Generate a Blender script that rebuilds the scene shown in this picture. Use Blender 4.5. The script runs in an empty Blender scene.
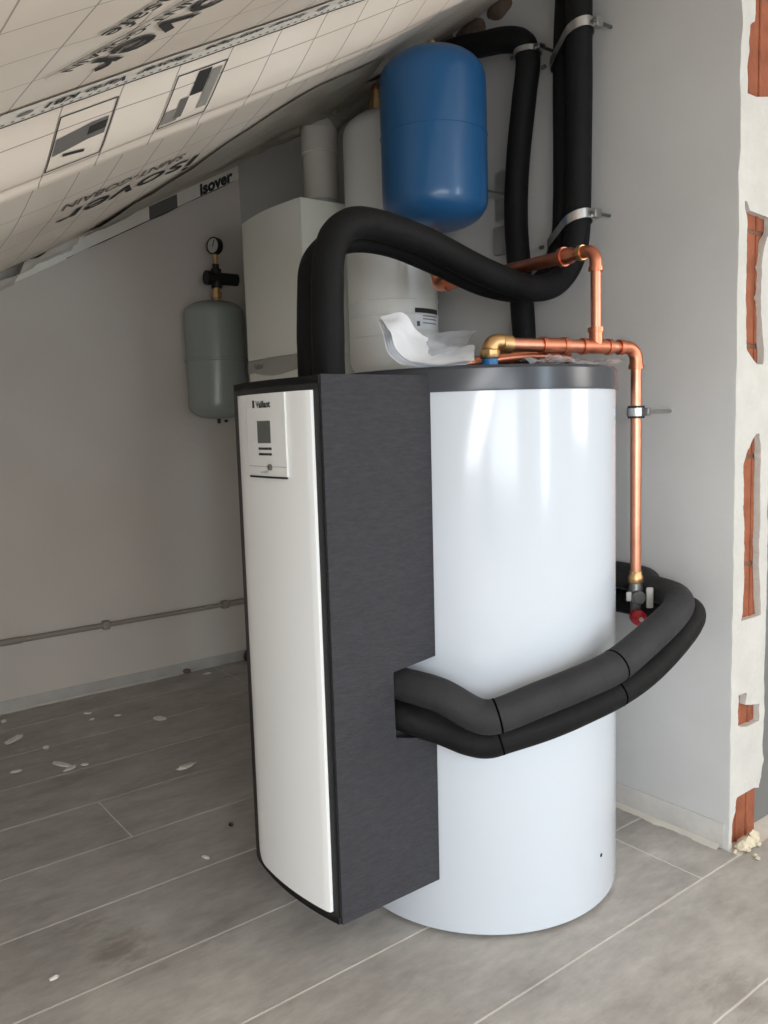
import bpy, bmesh, math, random
from math import sin, cos, pi, sqrt
from mathutils import Vector, Matrix, noise

random.seed(7)
scene = bpy.context.scene
COL = scene.collection

# ------------------------------------------------------------------ camera
YAW, PITCH, ROLL, FPX, EYE = 0.918336, -0.108625, -0.03045, 827.7, 1.02
_f = Vector((cos(YAW) * cos(PITCH), sin(YAW) * cos(PITCH), sin(PITCH)))
_r = Vector((sin(YAW), -cos(YAW), 0.0))
_u = _r.cross(_f)
CR = _r * cos(ROLL) + _u * sin(ROLL)
CU = _u * cos(ROLL) - _r * sin(ROLL)
cam_data = bpy.data.cameras.new('camera')
cam_data.sensor_fit = 'VERTICAL'
cam_data.sensor_height = 24.0
cam_data.lens = FPX * 24.0 / 1024.0
cam_data.clip_start = 0.02
cam = bpy.data.objects.new('camera', cam_data)
COL.objects.link(cam)
M = Matrix((CR, CU, -_f)).transposed().to_4x4()
M.translation = Vector((0, 0, EYE))
cam.matrix_world = M
scene.camera = cam

# ------------------------------------------------------------------ world, light, exposure
world = bpy.data.worlds.new('overcast_sky')
scene.world = world
world.use_nodes = True
bg = world.node_tree.nodes['Background']
bg.inputs['Color'].default_value = (0.80, 0.90, 1.0, 1)
bg.inputs['Strength'].default_value = 1.0

def area(name, loc, target, sx, sy, power, color):
    l = bpy.data.lights.new(name, 'AREA')
    l.shape = 'RECTANGLE'; l.size = sx; l.size_y = sy
    l.energy = power; l.color = color
    o = bpy.data.objects.new(name, l); COL.objects.link(o)
    o.location = loc
    o.rotation_euler = (Vector(target) - Vector(loc)).to_track_quat('-Z', 'Z').to_euler()
    return o

# daylight entering through the windows behind the photographer
area('daylight_tall_window', (2.0, -2.52, 1.25), (2.0, 0, 1.25), 0.36, 1.7, 28, (0.72, 0.87, 1.0))
area('daylight_wide_window', (-0.30, -2.52, 0.85), (-0.30, 0, 0.85), 1.6, 0.7, 26, (0.90, 0.95, 1.0))
# unseen roof window in the slope, added to brighten right wall and floor
RWX, RWY = -.45, -1.0
RWZ = 1.587 + .535 * (RWX - .767) + .035 * (3.196 - RWY) - .035
area('added_roof_light', (RWX, RWY, RWZ), (RWX + .535, RWY, RWZ - 1.0), 1.5, 0.9, 82, (0.92, 0.96, 1.0))
# unseen end wall window in the adjoining space, added to brighten the ceiling
area('added_end_light', (3.56, -1.15, 1.45), (0, -1.15, 1.2), 1.6, 1.2, 52, (1.0, 0.95, 0.90))

vs = scene.view_settings
vs.view_transform = 'Standard'
vs.look = 'None'
vs.gamma = 1.0
vs.use_curve_mapping = False
vs.exposure = -0.15

# ------------------------------------------------------------------ helpers
def ray(x, y):
    return _f + CR * ((x - 384) / FPX) - CU * ((y - 512) / FPX)
CAMP = Vector((0, 0, EYE))
def onx(x, y, X):
    d = ray(x, y); return CAMP + d * (X / d.x)
def ony(x, y, Y):
    d = ray(x, y); return CAMP + d * (Y / d.y)
def onz(x, y, Z=0.0):
    d = ray(x, y); return CAMP + d * ((Z - EYE) / d.z)
def dep(x, y, t):
    return CAMP + ray(x, y) * t

def sharpen(me, ang=0.6):
    bm = bmesh.new(); bm.from_mesh(me)
    for f in bm.faces: f.smooth = True
    for e in bm.edges:
        if len(e.link_faces) == 2:
            try:
                if e.calc_face_angle() > ang: e.smooth = False
            except ValueError:
                pass
    bm.to_mesh(me); bm.free()

class G:
    """collects geometry for ONE mesh object"""
    def __init__(s): s.v = []; s.f = []
    def add(s, v, f):
        n = len(s.v); s.v += [tuple(p) for p in v]; s.f += [tuple(i + n for i in q) for q in f]; return s
    def box(s, a, b, bev=0.0, seg=2, rot=None, about=None):
        bm = bmesh.new()
        bmesh.ops.create_cube(bm, size=1)
        c = [(a[i] + b[i]) / 2 for i in range(3)]; d = [abs(b[i] - a[i]) for i in range(3)]
        for v in bm.verts: v.co = Vector((v.co.x * d[0] + c[0], v.co.y * d[1] + c[1], v.co.z * d[2] + c[2]))
        if bev > 0:
            bmesh.ops.bevel(bm, geom=list(bm.edges), offset=min(bev, min(d) * .45), segments=seg, affect='EDGES', profile=.5)
        if rot is not None:
            bmesh.ops.rotate(bm, cent=about or Vector(c), matrix=rot, verts=bm.verts)
        bm.verts.index_update()
        s.add([v.co for v in bm.verts], [[v.index for v in f.verts] for f in bm.faces]); bm.free(); return s
    def tube(s, path, r, n=20, caps=True, flat=None):
        P = [Vector(p) for p in path]; m = len(P)
        R = r if isinstance(r, (list, tuple)) else [r] * m
        t0 = (P[1] - P[0]).normalized()
        ref = Vector((0, 0, 1)) if abs(t0.z) < .9 else Vector((1, 0, 0))
        u = (ref - t0 * ref.dot(t0)).normalized()
        V = []; F = []
        for i in range(m):
            if i == 0: t = t0
            elif i == m - 1: t = (P[i] - P[i - 1]).normalized()
            else: t = ((P[i + 1] - P[i]).normalized() + (P[i] - P[i - 1]).normalized()).normalized()
            u = (u - t * u.dot(t)).normalized(); w = t.cross(u)
            for k in range(n):
                a = 2 * pi * k / n
                V.append(P[i] + (u * cos(a) + w * sin(a)) * R[i])
        for i in range(m - 1):
            for k in range(n):
                k2 = (k + 1) % n
                F.append((i * n + k, i * n + k2, (i + 1) * n + k2, (i + 1) * n + k))
        if caps:
            F.append(tuple(range(n - 1, -1, -1))); F.append(tuple((m - 1) * n + k for k in range(n)))
        return s.add(V, F)
    def lathe(s, prof, c=(0, 0, 0), n=48, axis='z', caps=True):
        V = []; F = []; m = len(prof)
        for (r, h) in prof:
            for k in range(n):
                a = 2 * pi * k / n
                V.append((r * cos(a), r * sin(a), h))
        for i in range(m - 1):
            for k in range(n):
                k2 = (k + 1) % n
                F.append((i * n + k, i * n + k2, (i + 1) * n + k2, (i + 1) * n + k))
        if caps:
            F.append(tuple(range(n - 1, -1, -1))); F.append(tuple((m - 1) * n + k for k in range(n)))
        if axis != 'z':
            q = Vector((0, 0, 1)).rotation_difference(Vector(axis).normalized())
            V = [q @ Vector(p) for p in V]
        V = [Vector(p) + Vector(c) for p in V]
        return s.add(V, F)
    def prism(s, poly, z0, z1, n=None):
        """polygon (x,y) list counter-clockwise extruded in z"""
        m = len(poly)
        V = [(p[0], p[1], z0) for p in poly] + [(p[0], p[1], z1) for p in poly]
        F = [tuple(range(m - 1, -1, -1)), tuple(range(m, 2 * m))]
        for i in range(m):
            j = (i + 1) % m; F.append((i, j, j + m, i + m))
        return s.add(V, F)

def mk(name, g, mat, parent=None, smooth=0.6, origin=None):
    vs_ = [Vector(p) for p in g.v]
    if parent is not None:
        org = Vector(parent.get('_o', (0, 0, 0)))
    elif origin is not None:
        org = Vector(origin)
    else:
        xs = [p.x for p in vs_]; ys = [p.y for p in vs_]; zs = [p.z for p in vs_]
        org = Vector(((min(xs) + max(xs)) / 2, (min(ys) + max(ys)) / 2, min(zs)))
    me = bpy.data.meshes.new(name)
    me.from_pydata([p - org for p in vs_], [], g.f)
    me.validate()
    if smooth:
        sharpen(me, smooth)
    me.materials.append(mat)
    o = bpy.data.objects.new(name, me); COL.objects.link(o)
    if parent is not None:
        o.parent = parent
        o['_o'] = tuple(org)
    else:
        o.location = org
        o['_o'] = tuple(org)
    return o

def thing(name, loc, label, cat, group=None):
    o = bpy.data.objects.new(name, None); COL.objects.link(o)
    o.empty_display_size = .05
    o.location = loc; o['_o'] = tuple(loc)
    o['label'] = label; o['category'] = cat
    if group: o['group'] = group
    return o
def tag(o, label, cat, group=None):
    o['label'] = label; o['category'] = cat
    if group: o['group'] = group
    return o
def structure(o, label=None):
    o['kind'] = 'structure'
    if label: o['label'] = label
    return o

def smoothpath(pts, sub=8):
    P = [Vector(p) for p in pts]; out = []
    P = [P[0] * 2 - P[1]] + P + [P[-1] * 2 - P[-2]]
    for i in range(1, len(P) - 2):
        p0, p1, p2, p3 = P[i - 1:i + 3]
        for k in range(sub):
            t = k / sub
            out.append(.5 * ((2 * p1) + (p2 - p0) * t + (2 * p0 - 5 * p1 + 4 * p2 - p3) * t * t + (3 * p1 - p0 - 3 * p2 + p3) * t ** 3))
    out.append(P[-2]); return out

def lerp(a, b, t): return a + (b - a) * t
def interp(tab, x):
    if x <= tab[0][0]: return tab[0][1]
    for (a, va), (b, vb) in zip(tab, tab[1:]):
        if x <= b:
            t = (x - a) / (b - a); t = t * t * (3 - 2 * t)
            return lerp(va, vb, t)
    return tab[-1][1]
def interpl(tab, x):
    if x <= tab[0][0]: return tab[0][1]
    for (a, va), (b, vb) in zip(tab, tab[1:]):
        if x <= b: return lerp(va, vb, (x - a) / (b - a))
    return tab[-1][1]

_fonts = {}
def textmesh(s, size, bold=0.0, spacing=1.0):
    cu = bpy.data.curves.new('lettering', 'FONT')
    cu.body = s; cu.size = size; cu.align_x = 'LEFT'; cu.space_character = spacing
    cu.offset = bold; cu.resolution_u = 3
    o = bpy.data.objects.new('lettering', cu); COL.objects.link(o)
    dg = bpy.context.evaluated_depsgraph_get()
    me = bpy.data.meshes.new_from_object(o.evaluated_get(dg))
    v = [tuple(p.co) for p in me.vertices]; f = [tuple(p.vertices) for p in me.polygons]
    bpy.data.objects.remove(o); bpy.data.curves.remove(cu); bpy.data.meshes.remove(me)
    return v, f

# ------------------------------------------------------------------ materials
def srgb(r, g, b):
    def c(x):
        x /= 255.0
        return x / 12.92 if x <= .04045 else ((x + .055) / 1.055) ** 2.4
    return (c(r), c(g), c(b), 1)

def mat(name, col, rough=.6, metal=0.0, var=0.0, scale=8.0, bump=0.0, bscale=60.0, spec=.5, stretch=(1, 1, 1), coat=0.0, col2=None, detail=5, trans=0.0, alpha=1.0):
    m = bpy.data.materials.new(name); m.use_nodes = True
    nt = m.node_tree; b = nt.nodes['Principled BSDF']
    b.inputs['Base Color'].default_value = col
    b.inputs['Roughness'].default_value = rough
    b.inputs['Metallic'].default_value = metal
    b.inputs['Specular IOR Level'].default_value = spec
    b.inputs['Coat Weight'].default_value = coat
    b.inputs['Coat Roughness'].default_value = .08
    b.inputs['Transmission Weight'].default_value = trans
    b.inputs['Alpha'].default_value = alpha
    geo = nt.nodes.new('ShaderNodeNewGeometry')
    mp = nt.nodes.new('ShaderNodeMapping'); mp.inputs['Scale'].default_value = stretch
    nt.links.new(geo.outputs['Position'], mp.inputs['Vector'])
    if var > 0 or col2:
        nz = nt.nodes.new('ShaderNodeTexNoise'); nz.inputs['Scale'].default_value = scale; nz.inputs['Detail'].default_value = detail
        nt.links.new(mp.outputs[0], nz.inputs['Vector'])
        rp = nt.nodes.new('ShaderNodeValToRGB')
        rp.color_ramp.elements[0].position = .3; rp.color_ramp.elements[1].position = .7
        c2 = col2 or tuple(min(1, x * (1 + var)) for x in col[:3]) + (1,)
        c1 = col if col2 else tuple(x * (1 - var) for x in col[:3]) + (1,)
        rp.color_ramp.elements[0].color = c1; rp.color_ramp.elements[1].color = c2
        nt.links.new(nz.outputs['Fac'], rp.inputs['Fac']); nt.links.new(rp.outputs['Color'], b.inputs['Base Color'])
    if bump > 0:
        n2 = nt.nodes.new('ShaderNodeTexNoise'); n2.inputs['Scale'].default_value = bscale; n2.inputs['Detail'].default_value = 4
        nt.links.new(mp.outputs[0], n2.inputs['Vector'])
        bp = nt.nodes.new('ShaderNodeBump'); bp.inputs['Strength'].default_value = bump; bp.inputs['Distance'].default_value = .01
        nt.links.new(n2.outputs['Fac'], bp.inputs['Height']); nt.links.new(bp.outputs['Normal'], b.inputs['Normal'])
    return m

MT = {}
MT['plaster'] = mat('wall_plaster', srgb(204, 204, 203), .9, var=.05, scale=3.0, bump=.12, bscale=40, spec=.2)
MT['plaster_left'] = mat('left_wall_plaster', srgb(211, 203, 194), .9, var=.05, scale=2.0, bump=.1, bscale=30, spec=.2)
MT['plaster_jamb'] = mat('jamb_plaster', srgb(206, 204, 198), .92, var=.06, scale=14.0, bump=.35, bscale=70, spec=.2)
MT['adhesive'] = mat('skirting_adhesive', srgb(187, 184, 179), .9, var=.1, scale=12, bump=.3, bscale=50, spec=.2)
MT['caulk'] = mat('white_caulk', srgb(206, 200, 190), .8, var=.06, scale=20, spec=.2)
MT['brick'] = mat('clay_brick', srgb(154, 94, 70), .9, var=.18, scale=22, bump=.4, bscale=90, spec=.15)
MT['mortar'] = mat('mortar', srgb(116, 100, 88), .95, var=.2, scale=30, bump=.5, spec=.1)
MT['rubble'] = mat('plaster_rubble', srgb(216, 206, 182), .95, var=.15, scale=60, bump=.4, spec=.1)
MT['chip'] = mat('plaster_chip', srgb(240, 236, 228), .95, var=.12, scale=60, bump=.3, spec=.1)
MT['white_enamel'] = mat('white_enamel', srgb(206, 213, 221), .15, spec=.5, coat=.1)
MT['white_plastic'] = mat('white_plastic', srgb(246, 247, 246), .38, spec=.5)
MT['white_boiler'] = mat('boiler_white', srgb(244, 244, 234), .35, spec=.5)
MT['ctrl_white'] = mat('control_white', srgb(238, 239, 237), .4)
MT['grey_fascia'] = mat('fascia_grey', srgb(172, 170, 165), .45)
MT['dark_lid'] = mat('lid_grey', srgb(62, 65, 71), .25, spec=.5)
MT['frame_black'] = mat('frame_black', srgb(34, 34, 35), .5)
MT['black'] = mat('black_plastic', srgb(20, 20, 21), .5)
MT['display'] = mat('display_grey', srgb(96, 98, 95), .25)
MT['print_dark'] = mat('print_dark', srgb(48, 47, 46), .7)
MT['print_mid'] = mat('print_grey', srgb(104, 101, 97), .7)
MT['print_light'] = mat('print_light_grey', srgb(142, 138, 132), .7)
MT['felt'] = mat('side_felt', srgb(62, 62, 66), .85, var=.13, scale=42, bump=.5, bscale=70, spec=.25, stretch=(1.0, 1.0, 4.5))
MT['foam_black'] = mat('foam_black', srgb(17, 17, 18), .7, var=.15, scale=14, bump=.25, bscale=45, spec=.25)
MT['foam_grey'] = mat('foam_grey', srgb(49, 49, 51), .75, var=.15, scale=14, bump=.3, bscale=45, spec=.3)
MT['seam'] = mat('seam_shadow_black', srgb(8, 8, 8), 1.0, spec=0.0)
MT['copper'] = mat('copper', srgb(226, 156, 128), .36, metal=1.0, var=.10, scale=25)
MT['copper_dark'] = mat('copper_fitting', srgb(214, 138, 108), .38, metal=1.0, var=.14, scale=30)
MT['brass'] = mat('brass', srgb(220, 180, 128), .42, metal=1.0, var=.12, scale=40)
MT['steel'] = mat('zinc_steel', srgb(190, 190, 188), .32, metal=1.0, var=.1, scale=30)
MT['grey_metal'] = mat('valve_grey', srgb(120, 122, 122), .4, metal=.8)
MT['light_grey'] = mat('handle_grey', srgb(190, 190, 186), .5)
MT['red'] = mat('red_cap', srgb(178, 32, 42), .35)
MT['blue_gasket'] = mat('blue_gasket', srgb(40, 120, 190), .4)
MT['blue_enamel'] = mat('blue_enamel', srgb(38, 92, 140), .30, coat=.2)
MT['grey_enamel'] = mat('grey_enamel', srgb(150, 157, 152), .26)
MT['white_vessel'] = mat('vessel_white', srgb(236, 236, 231), .35)
MT['flue'] = mat('flue_white', srgb(226, 220, 211), .5)
MT['foil_grey'] = mat('crumpled_foil', srgb(164, 158, 145), .4, var=.2, scale=9, bump=.5, bscale=14)
MT['conduit'] = mat('conduit_grey', srgb(150, 143, 132), .6)
MT['junction'] = mat('junction_grey', srgb(150, 150, 148), .6)
MT['paper'] = mat('paper_white', srgb(242, 245, 250), .6, var=.05, scale=30)
MT['plastic'] = mat('clear_plastic', srgb(214, 220, 230), .18, spec=.6, bump=.4, bscale=20, alpha=.55)
MT['door_grey'] = mat('door_lining_grey', srgb(120, 120, 118), .6)
MT['tape_white'] = mat('tape_white', srgb(240, 235, 225), .55, var=.04, scale=10)
MT['lap'] = mat('membrane_lap', srgb(206, 196, 184), .5, var=.05, scale=8)
MT['window_frame'] = mat('window_frame_white', srgb(225, 225, 222), .5)

def floor_material():
    m = mat('tile_concrete_grey', srgb(146, 142, 137), .5, spec=.4)
    nt = m.node_tree; b = nt.nodes['Principled BSDF']
    geo = nt.nodes.new('ShaderNodeNewGeometry')
    oi = nt.nodes.new('ShaderNodeObjectInfo')
    mp = nt.nodes.new('ShaderNodeMapping'); mp.inputs['Scale'].default_value = (1.0, 2.2, 1)
    nt.links.new(geo.outputs['Position'], mp.inputs['Vector'])
    def noise_(sc, det, rough=.6):
        n = nt.nodes.new('ShaderNodeTexNoise'); n.inputs['Scale'].default_value = sc; n.inputs['Detail'].default_value = det; n.inputs['Roughness'].default_value = rough
        nt.links.new(mp.outputs[0], n.inputs['Vector']); return n
    def ramp(fac, p0, c0, p1, c1):
        r = nt.nodes.new('ShaderNodeValToRGB'); r.color_ramp.elements[0].position = p0; r.color_ramp.elements[0].color = c0
        r.color_ramp.elements[1].position = p1; r.color_ramp.elements[1].color = c1
        nt.links.new(fac, r.inputs['Fac']); return r
    def mix(mode, fac, a, bb):
        x = nt.nodes.new('ShaderNodeMix'); x.data_type = 'RGBA'; x.blend_type = mode
        if isinstance(fac, float): x.inputs['Factor'].default_value = fac
        else: nt.links.new(fac, x.inputs['Factor'])
        nt.links.new(a, x.inputs[6])
        if isinstance(bb, tuple): x.inputs[7].default_value = bb
        else: nt.links.new(bb, x.inputs[7])
        return x.outputs[2]
    n1 = noise_(4.0, 8, .65); r1 = ramp(n1.outputs['Fac'], .3, srgb(158, 152, 146), .72, srgb(196, 191, 184))
    n2 = noise_(18.0, 6, .7); r2 = ramp(n2.outputs['Fac'], .35, (.84, .84, .84, 1), .7, (1.05, 1.05, 1.05, 1))
    c = mix('MULTIPLY', 1.0, r1.outputs['Color'], r2.outputs['Color'])
    # dusty plaster smears, strongest towards the far wall where rubble was swept
    n3 = noise_(7.0, 7, .75); r3 = ramp(n3.outputs['Fac'], .58, (0, 0, 0, 1), .72, (1, 1, 1, 1))
    sep = nt.nodes.new('ShaderNodeSeparateXYZ'); nt.links.new(geo.outputs['Position'], sep.inputs[0])
    mr = nt.nodes.new('ShaderNodeMapRange'); mr.inputs[1].default_value = 1.7; mr.inputs[2].default_value = 2.6; mr.inputs[3].default_value = .06; mr.inputs[4].default_value = .62
    nt.links.new(sep.outputs['Y'], mr.inputs[0])
    mu = nt.nodes.new('ShaderNodeMath'); mu.operation = 'MULTIPLY'
    nt.links.new(r3.outputs['Color'], mu.inputs[0]); nt.links.new(mr.outputs[0], mu.inputs[1])
    c = mix('MIX', mu.outputs[0], c, srgb(222, 217, 208))
    # two oily stains
    for (sx, sy, rad, st) in ((0.501, 1.553, .045, .55), (0.472, 1.671, .030, .35), (1.291, 0.716, .05, .3)):
        vd = nt.nodes.new('ShaderNodeVectorMath'); vd.operation = 'DISTANCE'; vd.inputs[1].default_value = (sx, sy, 0)
        nt.links.new(geo.outputs['Position'], vd.inputs[0])
        ad = nt.nodes.new('ShaderNodeMath'); ad.operation = 'MULTIPLY_ADD'; ad.inputs[1].default_value = .16; 
        nt.links.new(n2.outputs['Fac'], ad.inputs[0]); nt.links.new(vd.outputs['Value'], ad.inputs[2])
        q = nt.nodes.new('ShaderNodeMapRange'); q.inputs[1].default_value = rad + .05; q.inputs[2].default_value = rad + .10; q.inputs[3].default_value = st; q.inputs[4].default_value = 0
        nt.links.new(ad.outputs[0], q.inputs[0])
        c = mix('MIX', q.outputs[0], c, srgb(126, 113, 100))
    # small tone difference from tile to tile
    tr = nt.nodes.new('ShaderNodeMapRange'); tr.inputs[3].default_value = .94; tr.inputs[4].default_value = 1.04
    nt.links.new(oi.outputs['Random'], tr.inputs[0])
    cb = nt.nodes.new('ShaderNodeCombineXYZ')
    for i in range(3): nt.links.new(tr.outputs[0], cb.inputs[i])
    c = mix('MULTIPLY', 1.0, c, cb.outputs[0])
    nt.links.new(c, b.inputs['Base Color'])
    rr = nt.nodes.new('ShaderNodeMapRange'); rr.inputs[3].default_value = .42; rr.inputs[4].default_value = .7
    nt.links.new(n2.outputs['Fac'], rr.inputs[0]); nt.links.new(rr.outputs[0], b.inputs['Roughness'])
    bp = nt.nodes.new('ShaderNodeBump'); bp.inputs['Strength'].default_value = .12; bp.inputs['Distance'].default_value = .005
    nt.links.new(n2.outputs['Fac'], bp.inputs['Height']); nt.links.new(bp.outputs['Normal'], b.inputs['Normal'])
    return m
MT['tile'] = floor_material()
MT['grout'] = mat('grout_light', srgb(222, 216, 206), .9, var=.08, scale=30, spec=.1)

def membrane_material():
    m = mat('vapour_membrane', srgb(212, 200, 184), .5, spec=.35)
    nt = m.node_tree; b = nt.nodes['Principled BSDF']
    geo = nt.nodes.new('ShaderNodeNewGeometry')
    sep = nt.nodes.new('ShaderNodeSeparateXYZ'); nt.links.new(geo.outputs['Position'], sep.inputs[0])
    nz = nt.nodes.new('ShaderNodeTexNoise'); nz.inputs['Scale'].default_value = 3.5; nz.inputs['Detail'].default_value = 4
    nt.links.new(geo.outputs['Position'], nz.inputs['Vector'])
    r = nt.nodes.new('ShaderNodeValToRGB')
    r.color_ramp.elements[0].position = .3; r.color_ramp.elements[0].color = srgb(226, 213, 198)
    r.color_ramp.elements[1].position = .7; r.color_ramp.elements[1].color = srgb(238, 229, 216)
    nt.links.new(nz.outputs['Fac'], r.inputs['Fac'])
    def line(ax, period, off, w):
        a = nt.nodes.new('ShaderNodeMath'); a.operation = 'SUBTRACT'; a.inputs[1].default_value = off - w / 2
        nt.links.new(sep.outputs[ax], a.inputs[0])
        d = nt.nodes.new('ShaderNodeMath'); d.operation = 'FLOORED_MODULO'; d.inputs[1].default_value = period
        nt.links.new(a.outputs[0], d.inputs[0])
        l = nt.nodes.new('ShaderNodeMath'); l.operation = 'LESS_THAN'; l.inputs[1].default_value = w
        nt.links.new(d.outputs[0], l.inputs[0]); return l.outputs[0]
    l1 = line('X', .0857, .371, .0022); l2 = line('Y', .105, .985, .0018)
    mx = nt.nodes.new('ShaderNodeMath'); mx.operation = 'MAXIMUM'
    nt.links.new(l1, mx.inputs[0]); nt.links.new(l2, mx.inputs[1])
    ml = nt.nodes.new('ShaderNodeMath'); ml.operation = 'MULTIPLY'; ml.inputs[1].default_value = .62
    nt.links.new(mx.outputs[0], ml.inputs[0])
    x = nt.nodes.new('ShaderNodeMix'); x.data_type = 'RGBA'
    nt.links.new(ml.outputs[0], x.inputs['Factor']); nt.links.new(r.outputs['Color'], x.inputs[6]); x.inputs[7].default_value = srgb(92, 86, 80)
    nt.links.new(x.outputs[2], b.inputs['Base Color'])
    bp = nt.nodes.new('ShaderNodeBump'); bp.inputs['Strength'].default_value = .25; bp.inputs['Distance'].default_value = .01
    n2 = nt.nodes.new('ShaderNodeTexNoise'); n2.inputs['Scale'].default_value = 9; n2.inputs['Detail'].default_value = 2
    nt.links.new(geo.outputs['Position'], n2.inputs['Vector'])
    nt.links.new(n2.outputs['Fac'], bp.inputs['Height']); nt.links.new(bp.outputs['Normal'], b.inputs['Normal'])
    return m
MT['membrane'] = membrane_material()

# ------------------------------------------------------------------ room shell
XW, YW = 1.732, 3.196           # faces of the right and the left wall
YJ, XJ = 0.982, 1.880           # end (jamb) of the right wall and its back face
X0, X1, Y0 = -1.3, 3.6, -2.6
KX, CY = .535, .035
SAG = [(-2.6, .01), (.2, .015), (.75, .016), (1.0, .004), (1.09, .0), (1.147, 0.0), (1.20, .026), (1.25, .052), (1.285, .060), (1.315, .048), (1.35, .008), (1.39, -.018),
       (1.47, -.016), (1.55, 0.0), (1.65, .026), (1.80, .055), (2.1, .078), (2.6, .05), (3.0, .015), (3.196, 0.0), (3.4, 0.0)]
def plane_z(X, Y): return 1.587 + KX * (X - .767) + CY * (YW - Y)
def ceil_z(X, Y):
    w = noise.noise(Vector((X * 2.2, Y * 3.0, 0))) * .006 + noise.noise(Vector((X * 7, Y * 9, 3))) * .002
    edge = min(1, max(0, (YW - Y) / .25)) * min(1, abs(Y - 1.116) / .06)
    k = 1.0
    if X > 1.0: k = max(.25, 1 - (X - 1.0) * 1.2)
    return plane_z(X, Y) - SAGF(Y) * k + w * edge
def SAGF(Y):
    n = len(SAG)
    if Y <= SAG[0][0]: return SAG[0][1]
    for i in range(n - 1):
        (a, va), (b, vb) = SAG[i], SAG[i + 1]
        if Y <= b:
            sl = lambda k: 0.0 if k <= 0 or k >= n - 1 else (SAG[k + 1][1] - SAG[k - 1][1]) / (SAG[k + 1][0] - SAG[k - 1][0])
            h = b - a; t = (Y - a) / h; t2 = t * t; t3 = t2 * t
            m0 = 0.0 if i == 5 - 1 else sl(i)
            return (2 * t3 - 3 * t2 + 1) * va + (t3 - 2 * t2 + t) * h * m0 + (-2 * t3 + 3 * t2) * vb + (t3 - t2) * h * sl(i + 1)
    return SAG[-1][1]

# floor: screed/grout bed with every plank tile a piece of its own
floor_o = structure(mk('floor', G().box((X0 - .15, Y0 - .15, -.08), (X1, YW + .15, -.0012)), MT['grout'], origin=(0, 0, 0)), 'grey tiled floor with light grout joints')
ROW, LEN, GAP = .2557, 1.2, .0032
joint = {0: 1.582, 1: 1.182, 2: 1.0, 3: 1.35, 4: .683, 5: .25}
tile_cache = {}
def tile(x0, x1, y0, y1):
    key = (round(x1 - x0, 3), round(y1 - y0, 3))
    if key not in tile_cache:
        bm = bmesh.new(); bmesh.ops.create_cube(bm, size=1)
        for v in bm.verts: v.co = Vector((v.co.x * (key[0] - GAP), v.co.y * (key[1] - GAP), (v.co.z - .5) * .006))
        top = [e for e in bm.edges if all(v.co.z > -.001 for v in e.verts)]
        bmesh.ops.bevel(bm, geom=top, offset=.0012, segments=1, affect='EDGES')
        me = bpy.data.meshes.new('floor_tile'); bm.to_mesh(me); bm.free(); me.materials.append(MT['tile'])
        tile_cache[key] = me
    o = bpy.data.objects.new('floor_tile', tile_cache[key]); COL.objects.link(o)
    o.location = ((x0 + x1) / 2, (y0 + y1) / 2, 0); o.parent = floor_o
for k in range(-14, 9):
    ya, yb = .956 + k * ROW, .956 + (k + 1) * ROW
    if ya >= YW: break
    yb = min(yb, YW); ya = max(ya, Y0)
    if yb - ya < .01: continue
    j = joint.get(k, 1.50 if k > 5 else 1.582 - (k * .4) % 1.2)
    x = j - math.ceil((j - X0) / LEN) * LEN
    lim = XW if (ya + yb) / 2 > YJ else X1
    while x < lim:
        a, b_ = max(x, X0), min(x + LEN, lim)
        if b_ - a > .01: tile(a, b_, ya, yb)
        x += LEN

# ceiling: billowing membrane stapled under the rafters
def ceiling_mesh():
    g = G()
    xs = [X0 + (.0 - X0) * i / 10 for i in range(10)] + [i * .035 for i in range(0, 56)] + [1.96 + (X1 - 1.96) * i / 6 for i in range(1, 7)]
    ys = [Y0 + (.2 - Y0) * i / 14 for i in range(14)] + [.2 + .02 * i for i in range(0, 43)] + [1.06 + .01 * i for i in range(0, 62)] + [1.68 + (YW + .12 - 1.68) * i / 40 for i in range(41)]
    V = [(x, y, ceil_z(x, y)) for x in xs for y in ys]; n = len(ys)
    F = [(i * n + j, i * n + j + 1, (i + 1) * n + j + 1, (i + 1) * n + j) for i in range(len(xs) - 1) for j in range(n - 1)]
    g.add(V, F)
    # solid back so that the roof has thickness
    m = len(g.v)
    V2 = [(x, y, plane_z(x, y) + .12) for x in (X0, X1) for y in (Y0, YW + .12)]
    g.add(V2, [(0, 2, 3, 1)])
    return g
ceil_o = structure(mk('ceiling', ceiling_mesh(), MT['membrane'], smooth=1.2, origin=(0, 0, 0)), 'sloping ceiling of printed vapour membrane')

# walls
def sloped_wall(y0, y1, xa, xb):
    g = G(); V = []; 
    for y in (y0, y1):
        V += [(xa, y, -.02), (xb, y, -.02), (xb, y, plane_z(xb, y) + .06), (xa, y, plane_z(xa, y) + .06)]
    return g.add(V, [(0, 1, 2, 3), (7, 6, 5, 4), (0, 4, 5, 1), (1, 5, 6, 2), (2, 6, 7, 3), (3, 7, 4, 0)])
wall_left = structure(mk('wall_left', sloped_wall(YW, YW + .15, X0, X1), MT['plaster_left'], origin=(0, YW, 0)))
# right wall body stops 1.6 cm short of its end: the end is brickwork behind a broken plaster skin
wr = G()
BC = YJ + .016
V = []
for x in (XW + .012, XJ):
    V += [(x, BC + .12, -.02), (x, YW, -.02), (x, YW, plane_z(x, YW) + .05), (x, BC + .12, plane_z(x, BC) + .05)]
wr.add(V, [(3, 2, 1, 0), (4, 5, 6, 7), (0, 1, 5, 4), (1, 2, 6, 5), (2, 3, 7, 6), (3, 0, 4, 7)])
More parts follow.
